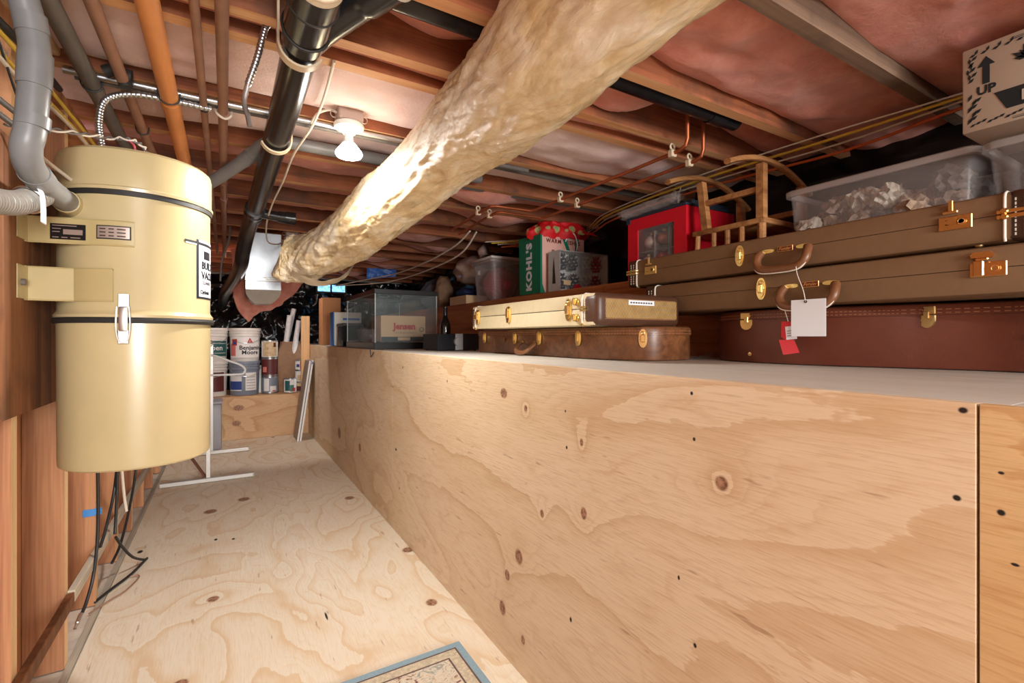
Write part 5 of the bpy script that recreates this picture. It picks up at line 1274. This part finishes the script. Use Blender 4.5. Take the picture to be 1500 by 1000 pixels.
# red ornament box with window
M['red_board'] = plain('red_board', (214, 18, 40), .45)
M['red_dark'] = plain('dark_navy_trim', (40, 52, 66), .5)
rx, ry0, ry1, rz0, rz1 = 1.80, 1.475, 1.842, LZ + .001, 1.672
rb = thing('ornament_box', 'red display box with a clear window of ornaments', 'box', (1.97, 1.66, LZ))
wy0, wy1, wz0, wz1 = 1.545, 1.775, 1.40, 1.612
b = MB(); b.box(rx, rx + .008, ry0, wy0, rz0, rz1); b.box(rx, rx + .008, wy1, ry1, rz0, rz1); b.box(rx, rx + .008, wy0, wy1, wz1, rz1); b.box(rx, rx + .008, wy0, wy1, rz0, wz0); b.build('front_frame', 'red_board', rb)
b = MB(); b.box(rx + .008, 2.15, ry0, ry0 + .006, rz0, rz1); b.build('side_panel', 'red_board', rb)
b = MB(); b.box(rx + .008, 2.15, ry1 - .006, ry1, rz0, rz1); b.build('side_panel', 'red_board', rb)
MB().box(2.144, 2.15, ry0 + .006, ry1 - .006, rz0, rz1).build('back_panel', 'red_board', rb)
MB().box(rx + .008, 2.144, ry0 + .006, ry1 - .006, rz0, rz0 + .005).build('bottom_panel', 'red_board', rb)
MB().box(rx - .006, 2.156, ry0 - .006, ry1 + .006, rz1, rz1 + .012, .003, 1).build('lid', 'red_dark', rb)
MB().box(rx - .006, rx - .001, ry1 - .02, ry1 + .005, rz1 - .02, rz1).build('corner_trim', 'red_dark', rb)
MB().box(rx + .003, rx + .004, wy0, wy1, wz0, wz1).build('window_film', g_clear('window_film', (220, 220, 220), .10, .05), rb)
M['divider'] = plain('grey_divider', (150, 138, 128), .6)
b = MB(); b.box(rx + .03, rx + .12, 1.60, 1.604, rz0 + .006, 1.60); b.box(rx + .03, rx + .12, 1.69, 1.694, rz0 + .006, 1.60); b.box(rx + .12, rx + .125, ry0 + .01, ry1 - .01, rz0 + .006, 1.62); b.box(rx + .03, rx + .12, ry0 + .01, ry1 - .01, 1.5, 1.503); b.build('divider', 'divider', rb)
M['orn_red'] = plain('red_glitter_ball', (190, 30, 44), .25, .3, var=.3, vscale=120)
M['orn_silver'] = plain('silver_glitter_ball', (214, 196, 190), .25, .5, var=.3, vscale=120)
M['orn_copper'] = plain('copper_glitter_ball', (190, 110, 80), .25, .5, var=.3, vscale=120)
for x, y, z, r, m, lb in ((1.868, 1.662, 1.455, .043, 'orn_red', 'large red glitter ball in the red box window'), (1.86, 1.735, 1.55, .038, 'orn_silver', 'silver ball at the upper left in the red box window'), (1.86, 1.655, 1.56, .034, 'orn_copper', 'copper ball at the upper middle in the red box window'), (1.85, 1.745, 1.445, .036, 'orn_silver', 'silver ball at the lower left in the red box window'), (1.855, 1.565, 1.44, .035, 'orn_silver', 'silver ball at the lower right in the red box window')):
    t = thing('ornament_ball', lb, 'ornament', (x, y, z - r), group='ornaments in the red box')
    b = MB(); b.lathe([(.0001, -r)] + [(r * math.cos(a), r * math.sin(a)) for a in [(-PI / 2 + PI * k / 14) for k in range(1, 14)]] + [(.0001, r)], (x, y, z), 22); b.build('ball', m, t)
    b = MB(); b.cyl((x, y, z + r - .003), (x, y, z + r + .008), .008, seg=12); b.build('cap', 'brass', t)
# roll in clear film on top of it
M['film_clear'] = g_clear('crinkled_film', (205, 198, 198), .30, .10)
t = thing('film_roll', 'crinkled clear plastic roll lying on the red display box', 'plastic roll', (1.83, 1.72, 1.69))
def fr_(s, q):
    a = 2 * PI * q; r = .036 * (1 - .55 * max(0, abs(s - .5) * 2 - .8) / .2) + .007 * noise.noise(Vector((math.cos(a) * 3, math.sin(a) * 3, s * 12)))
    return (1.825 + .02 * s + r * math.cos(a), 1.93 - .40 * s, 1.716 + .017 * s + r * .8 * math.sin(a))
MB().grid(fr_, 40, 18).build('film_body', 'film_clear', t, angle=180)
b = MB()
for k in range(9):
    a = k * .7; b.tube([(1.84, 1.555, 1.73), (1.83 + .03 * math.cos(a), 1.54 - .02 * math.sin(a * 2), 1.735 + .035 * math.sin(a))], .004, 5, flat=.3)
b.build('twisted_end', 'film_clear', t)
tag(MB().box(1.86, 2.13, 1.49, 1.83, 1.686, 1.712, .006, 2).build('dark_folder', 'red_dark'), 'dark blue folded cloth lying on the red display box', 'cloth')

# upturned rocking chair
ch = thing('rocking_chair', 'small oak rocking chair standing upside down on the ledge', 'chair', (1.96, 1.27, LZ))
def bar(p0, p1, r, name, flat=None, k=0, seg=8):
    return MB().tube([p0, p1] if not k else p0, r, seg, smooth_path=k, flat=flat).build(name, 'chairwood', ch)
def sq(p0, p1, w_, d_, name):
    """square-section member"""
    P0_, P1_ = Vector(p0), Vector(p1); z = (P1_ - P0_).normalized(); x = Vector((0, 1, 0)); x = (x - z * x.dot(z)); x = x.normalized() if x.length > .05 else Vector((1, 0, 0)); y = z.cross(x)
    b = MB(); o = [(-w_, -d_), (w_, -d_), (w_, d_), (-w_, d_)]
    b.skin([b.ring([P0_ + x * a + y * c for a, c in o]), b.ring([P1_ + x * a + y * c for a, c in o])])
    return b.build(name, 'chairwood', ch)
for y in (1.125, 1.405):
    dz = 0
    pth = [(1.60, y, 1.722), (1.68, y, 1.748), (1.78, y, 1.768), (1.88, y, 1.770), (1.98, y, 1.755), (2.08, y, 1.72), (2.16, y, 1.68)]
    MB().tube(pth, .0155, 8, smooth_path=5, flat=.75).build('rocker', 'chairwood', ch)
    sq((1.815, y, 1.752), (1.815 + .0, y + (.0 if y < 1.2 else -.028), 1.540), .015, .015, 'leg')
    sq((2.10, y, 1.705), (2.085, y - .01, 1.540), .015, .015, 'leg')
sq((1.815, 1.14, 1.655), (1.815, 1.388, 1.655), .010, .011, 'stretcher')
sq((2.092, 1.14, 1.60), (2.092, 1.39, 1.60), .010, .011, 'stretcher')
b = MB(); b.box(1.79, 2.12, 1.10, 1.435, 1.515, 1.538, .005, 2); b.build('seat', 'chairwood', ch)
for k, y in enumerate((1.115, 1.20, 1.265, 1.33, 1.41)):
    bar((1.80, y, 1.515), (1.80, y - (.0 if k < 4 else -.01), 1.36), .0115 if k else .016, 'spindle', seg=8)
for y in (1.115, 1.415): bar((2.09, y, 1.515), (2.09, y, 1.36), .0115, 'spindle')

# shopping bag with wrapping, box of pine cones
M['kohl_green'] = plain('green_bag_side', (8, 122, 88), .4)
M['kohl_pink'] = plain('pink_bag_face', (236, 182, 168), .45)
M['bag_text'] = plain('maroon_lettering', (120, 44, 44), .5)
kb = thing('shopping_bag', 'pink and green paper shopping bag stuffed with red fabric', 'bag', (1.95, 2.74, LZ - .02))
kx0, kx1, ky0, ky1, kz0, kz1 = 1.765, 2.13, 2.60, 2.86, LZ + .001, 1.74
b = MB(); b.box(kx0, kx1, ky0, ky1, kz0, kz1, .004, 1); b.build('bag_body', 'kohl_pink', kb)
# green gusset wrapping the left side, folded
b = MB(); b.prism([(ky0 - .002, kz0 - .0), (ky0 - .002, kz1), (ky1 + .002, kz1 + .01), (ky1 - .01, kz0)], kx0 - .004, kx0 - .0005, axis=0); b.prism([(kx0 - .004, kz0), (kx0 + .035, kz0 + .0), (kx0 + .012, kz0 + .06), (kx0 + .010, kz1), (kx0 - .004, kz1)], ky0 - .0045, ky0 - .0005, axis=1); gs = b.build('gusset', 'kohl_green', kb)
text('lettering', "KOHL'S", .088, 'label_white', gs, (kx0 - .005, 2.728, 1.54), (0, 0, 1), (0, 1, 0), bold=.0045, space=1.12)
text('lettering', 'WARM WISHES', .036, 'bag_text', kb, (kx0 + .185, ky0 - .002, kz1 - .035), (1, 0, 0), (0, 0, 1), bold=.0012, space=1.2)
b = MB(); b.prism([(kx0 + .17, kz1), (kx0 + .205, kz1), (kx0 + .24, kz1 - .09), (kx0 + .215, kz1 - .09)], ky0 - .003, ky0 - .0008, axis=1); b.prism([(kx0 + .29, kz1), (kx0 + .315, kz1), (kx0 + .30, kz1 - .1), (kx0 + .28, kz1 - .1)], ky0 - .003, ky0 - .0008, axis=1); b.build('green_ribbon_print', 'kohl_green', kb)
b = MB(); b.prism([(kx0 + .085, kz0 + .21), (kx0 + .115, kz0 + .21), (kx0 + .11, kz0 + .29), (kx0 + .09, kz0 + .29)], ky0 - .0028, ky0 - .0008, axis=1); b.prism(disc_c := [(kx0 + .09 + .022 * math.cos(a), kz0 + .17 + .02 * math.sin(a)) for a in (2 * PI * k / 14 for k in range(14))], ky0 - .0028, ky0 - .0008, axis=1); b.build('figure_print', 'kraft', kb)
MB().tube([(kx0 + .20, ky0 - .004, kz1 - .03), (kx0 + .215, ky0 - .02, kz1 + .02), (kx0 + .25, ky0 - .035, kz1 + .02), (kx0 + .28, ky0 - .03, kz1 - .04), (kx0 + .29, ky0 - .006, kz1 - .09)], .004, 8, smooth_path=5).build('rope_handle', 'label_white', kb)
def g_gift():
    g = G('red_gift_cloth')
    v = g.t.nodes.new('ShaderNodeTexVoronoi'); g.put(v.inputs['Vector'], g.tc); v.inputs['Scale'].default_value = 13.0; v.inputs['Randomness'].default_value = .55
    d = v.outputs['Distance']
    col = g.mix(g.maprange(d, .36, .31), lin(224, 26, 34), lin(186, 178, 116)); col = g.mix(g.maprange(d, .2, .14), col, lin(150, 178, 120)); col = g.mix(g.maprange(d, .09, .05), col, lin(226, 222, 190))
    g.set(col=col, rough=.6); g.bump(g.noise(g.tc, 12, 4, .6), .4, .02); return g.m
M['gift'] = g_gift()
def gc(s, t):
    a = 2 * PI * s; r = .5 + .5 * math.sin(PI * t)
    z = 1.725 + .125 * math.sin(PI / 2 * t) ** .7
    rx_ = .205 * (1 - .65 * t ** 3); ry_ = .125 * (1 - .65 * t ** 3)
    k = 1 + .3 * noise.noise(Vector((math.cos(a) * 2, math.sin(a) * 2, t * 3 + 2))) + .12 * noise.noise(Vector((math.cos(a) * 6, math.sin(a) * 6, t * 6)))
    return (1.955 + rx_ * k * math.cos(a) + .04 * t, 2.71 - .03 * t + ry_ * k * math.sin(a), min(1.847, z + .025 * noise.noise(Vector((math.cos(a) * 3, math.sin(a) * 3, 1)))))
b = MB(); b.grid(gc, 60, 16); b.grid(lambda s, t: (1.99 + .23 * s, 2.56 + .03 * math.sin(s * 6) + .16 * t, 1.765 + .055 * math.sin(PI * (t * .8 + .1)) - .03 * s + .012 * noise.noise(Vector((s * 6, t * 6, 2)))), 20, 10)
tag(b.build('gift_cloth', 'gift', angle=180), 'crumpled red fabric with green dots stuffed in the shopping bag', 'fabric')
M['pack_white'] = plain('pack_white', (206, 206, 206), .4, var=.12, vscale=18)
px0, px1, py0, py1, pz1 = 1.80, 2.20, 2.44, 2.56, 1.618
pb = thing('pinecone_box', 'clear-fronted box of brown, white and red pine cones', 'box', (2.0, 2.5, LZ))
b = MB(); b.box(px0, px1, py1 - .004, py1, LZ + .001, pz1); b.box(px0, px0 + .004, py0, py1 - .004, LZ + .001, pz1); b.box(px1 - .004, px1, py0, py1 - .004, LZ + .001, pz1); b.box(px0 + .004, px1 - .004, py0, py1 - .004, LZ + .001, LZ + .005); b.box(px0 + .004, px1 - .004, py0, py1 - .004, pz1 - .004, pz1); b.build('box_shell', 'pack_white', pb)
MB().box(px0 + .002, px1 - .002, py0 - .002, py0 - .0008, LZ + .004, pz1 - .003).build('front_film', g_clear('box_film', (220, 220, 220), .06, .05), pb)
b = MB(); [b.box(*q) for q in ((px0, px0 + .005, py0 - .003, py0, LZ + .001, pz1), (px1 - .005, px1, py0 - .003, py0, LZ + .001, pz1), (px0, px1, py0 - .003, py0, pz1 - .005, pz1), (px0, px1, py0 - .003, py0, LZ + .001, LZ + .006))]; b.build('film_edge', 'clear_rim', pb)
M['cone_brown'] = plain('brown_cone', (58, 40, 38), .6, var=.5, vscale=60); M['cone_white'] = plain('white_cone', (232, 228, 222), .7, var=.2, vscale=60); M['cone_red'] = plain('red_cone', (196, 20, 36), .4, var=.4, vscale=60)
def cone(x, z, mat, i):
    b = MB(); 
    for L_ in range(5):
        zz = -.048 + .021 * L_; r = .040 * math.sin(PI * (.22 + .155 * L_))
        for k in range(8):
            a = 2 * PI * (k + .5 * (L_ % 2)) / 8; c_ = Vector((math.cos(a), math.sin(a), 0)); s_ = Vector((-c_.y, c_.x, 0))
            base = Vector((0, 0, zz)); tip = c_ * (r + .007) + Vector((0, 0, zz + .022))
            v = [b._v(q + Vector((x, py0 + .05, z))) for q in (base + s_ * .004, c_ * r * .8 + s_ * .013 + Vector((0, 0, zz + .002)), tip, c_ * r * .8 - s_ * .013 + Vector((0, 0, zz + .002)), base - s_ * .004)]
            b._f(v)
    return b.build('pine_cone', mat, pb)
i = 0
for col, xs, m in ((0, (1.858, 1.945), 'cone_brown'), (1, (2.043,), 'cone_white'), (2, (2.14,), 'cone_red')):
    for x in xs:
        for z in (1.425, 1.55):
            cone(x + .006 * ((i * 7) % 3 - 1), z, m, i); i += 1
b = MB(); b.box(px0 + .006, px1 - .006, py0 + .105, py0 + .109, LZ + .006, pz1 - .006); b.build('backing_card', 'cone_white', pb)
MB().box(px0 + .03, px0 + .085, py0 - .0042, py0 - .003, 1.40, 1.43).build('label', 'carton', pb)
b = MB(); b.prism([(2.48, 1.41), (2.515, 1.41), (2.51, 1.50), (2.50, 1.58), (2.49, 1.50)], px0 - .0012, px0 - .0001, axis=0); b.build('cone_print', 'cone_brown', pb)
b = MB(); b.prism(disc_outline(.03, .018), py0 - .0045, py0 - .0032, axis=1); me = b.mesh('red_berry_print', 'cone_red'); me.transform(Matrix.Translation((px0 + .14, 0, 1.39))); link('red_berry_print', me, pb)

# red tub, pillow bag, cartons further along
M['tub_cloudy'] = g_clear('cloudy_tub', (220, 206, 202), .22, .3)
M['tub_lid'] = plain('cloudy_white_lid', (222, 210, 202), .45)
r2 = tub('storage_tub', 'cloudy lidded tub with red things inside on the ledge', 1.80, 2.14, 3.33, 3.70, 1.69, .03, body='tub_cloudy')
MB().box(1.79, 2.15, 3.32, 3.71, 1.691, 1.712, .006, 2).build('tub_lid', 'tub_lid', r2)
MB().box(1.8095, 1.812, 3.56, 3.60, 1.585, 1.62).build('white_sticker', 'label_white', r2)
M['red_knit'] = g_weave('red_knit', (176, 46, 62), (214, 110, 116), 330)
tag(MB().blob((1.965, 3.50, 1.505), (.135, .15, .14), 4, .08, 3, 2).build('red_knit_bundle', 'red_knit'), 'bundle of red knitted cloth inside the cloudy tub', 'fabric')
M['poly_bag'] = plain('pinkish_poly_bag', (206, 176, 160), .35, var=.12, vscale=10, coat=.4, bump=.35, bscale=16)
b = MB(); b.blob((2.03, 4.04, 1.685), (.20, .30, .135), 4, .16, 4, 8); b.tube([(1.96, 3.80, 1.78), (1.93, 3.76, 1.82), (1.95, 3.72, 1.83)], lambda t: .03 + .02 * t, 10)
tag(b.build('poly_bag', 'poly_bag', angle=180), 'stuffed pinkish plastic bag lying behind the cloudy tub', 'bag')
tag(MB().box(1.79, 2.0, 3.78, 4.13, LZ + .001, 1.435, .003, 1).build('flat_carton', 'carton'), 'flat pale carton on the ledge below the plastic bag', 'box')
M['navy'] = plain('navy_cloth', (26, 40, 82), .7)
tag(MB().blob((1.92, 4.02, 1.475), (.11, .14, .045), 3, .2, 4, 2, flatz=1.437).build('navy_cloth', 'navy', angle=180), 'navy cloth lying on the flat pale carton', 'cloth')
M['grey_bag'] = plain('grey_plastic_bag', (98, 104, 116), .35, bump=.3, bscale=18)
tag(MB().blob((1.99, 4.98, 1.52), (.16, .2, .17), 4, .2, 4, 6, flatz=LZ + .001).build('grey_bag', 'grey_bag', angle=180), 'dark grey plastic bag far along the ledge', 'bag')
tag(MB().blob((1.92, 4.58, 1.52), (.09, .1, .17), 4, .15, 4, 9, flatz=LZ + .001).build('tan_sack', 'kraft', angle=180), 'tan paper sack on the ledge beside the plastic bag', 'bag')
tag(MB().blob((1.90, 5.5, 1.46), (.14, .2, .12), 4, .2, 4, 12, flatz=LZ + .001).build('dull_bundle', 'grey_pipe', angle=180), 'dull grey bundle farthest along the ledge', 'bundle')
# drain riser behind the shopping bag
tag(MB().cyl((2.14, 3.1, LZ + .001), (2.14, 3.1, 1.848), .035, seg=20).build('stand_pipe', 'abs'), 'black upright pipe on the ledge behind the shopping bag', 'pipe')

for o in ROOTS:
    if '_world' in o: del o['_world']
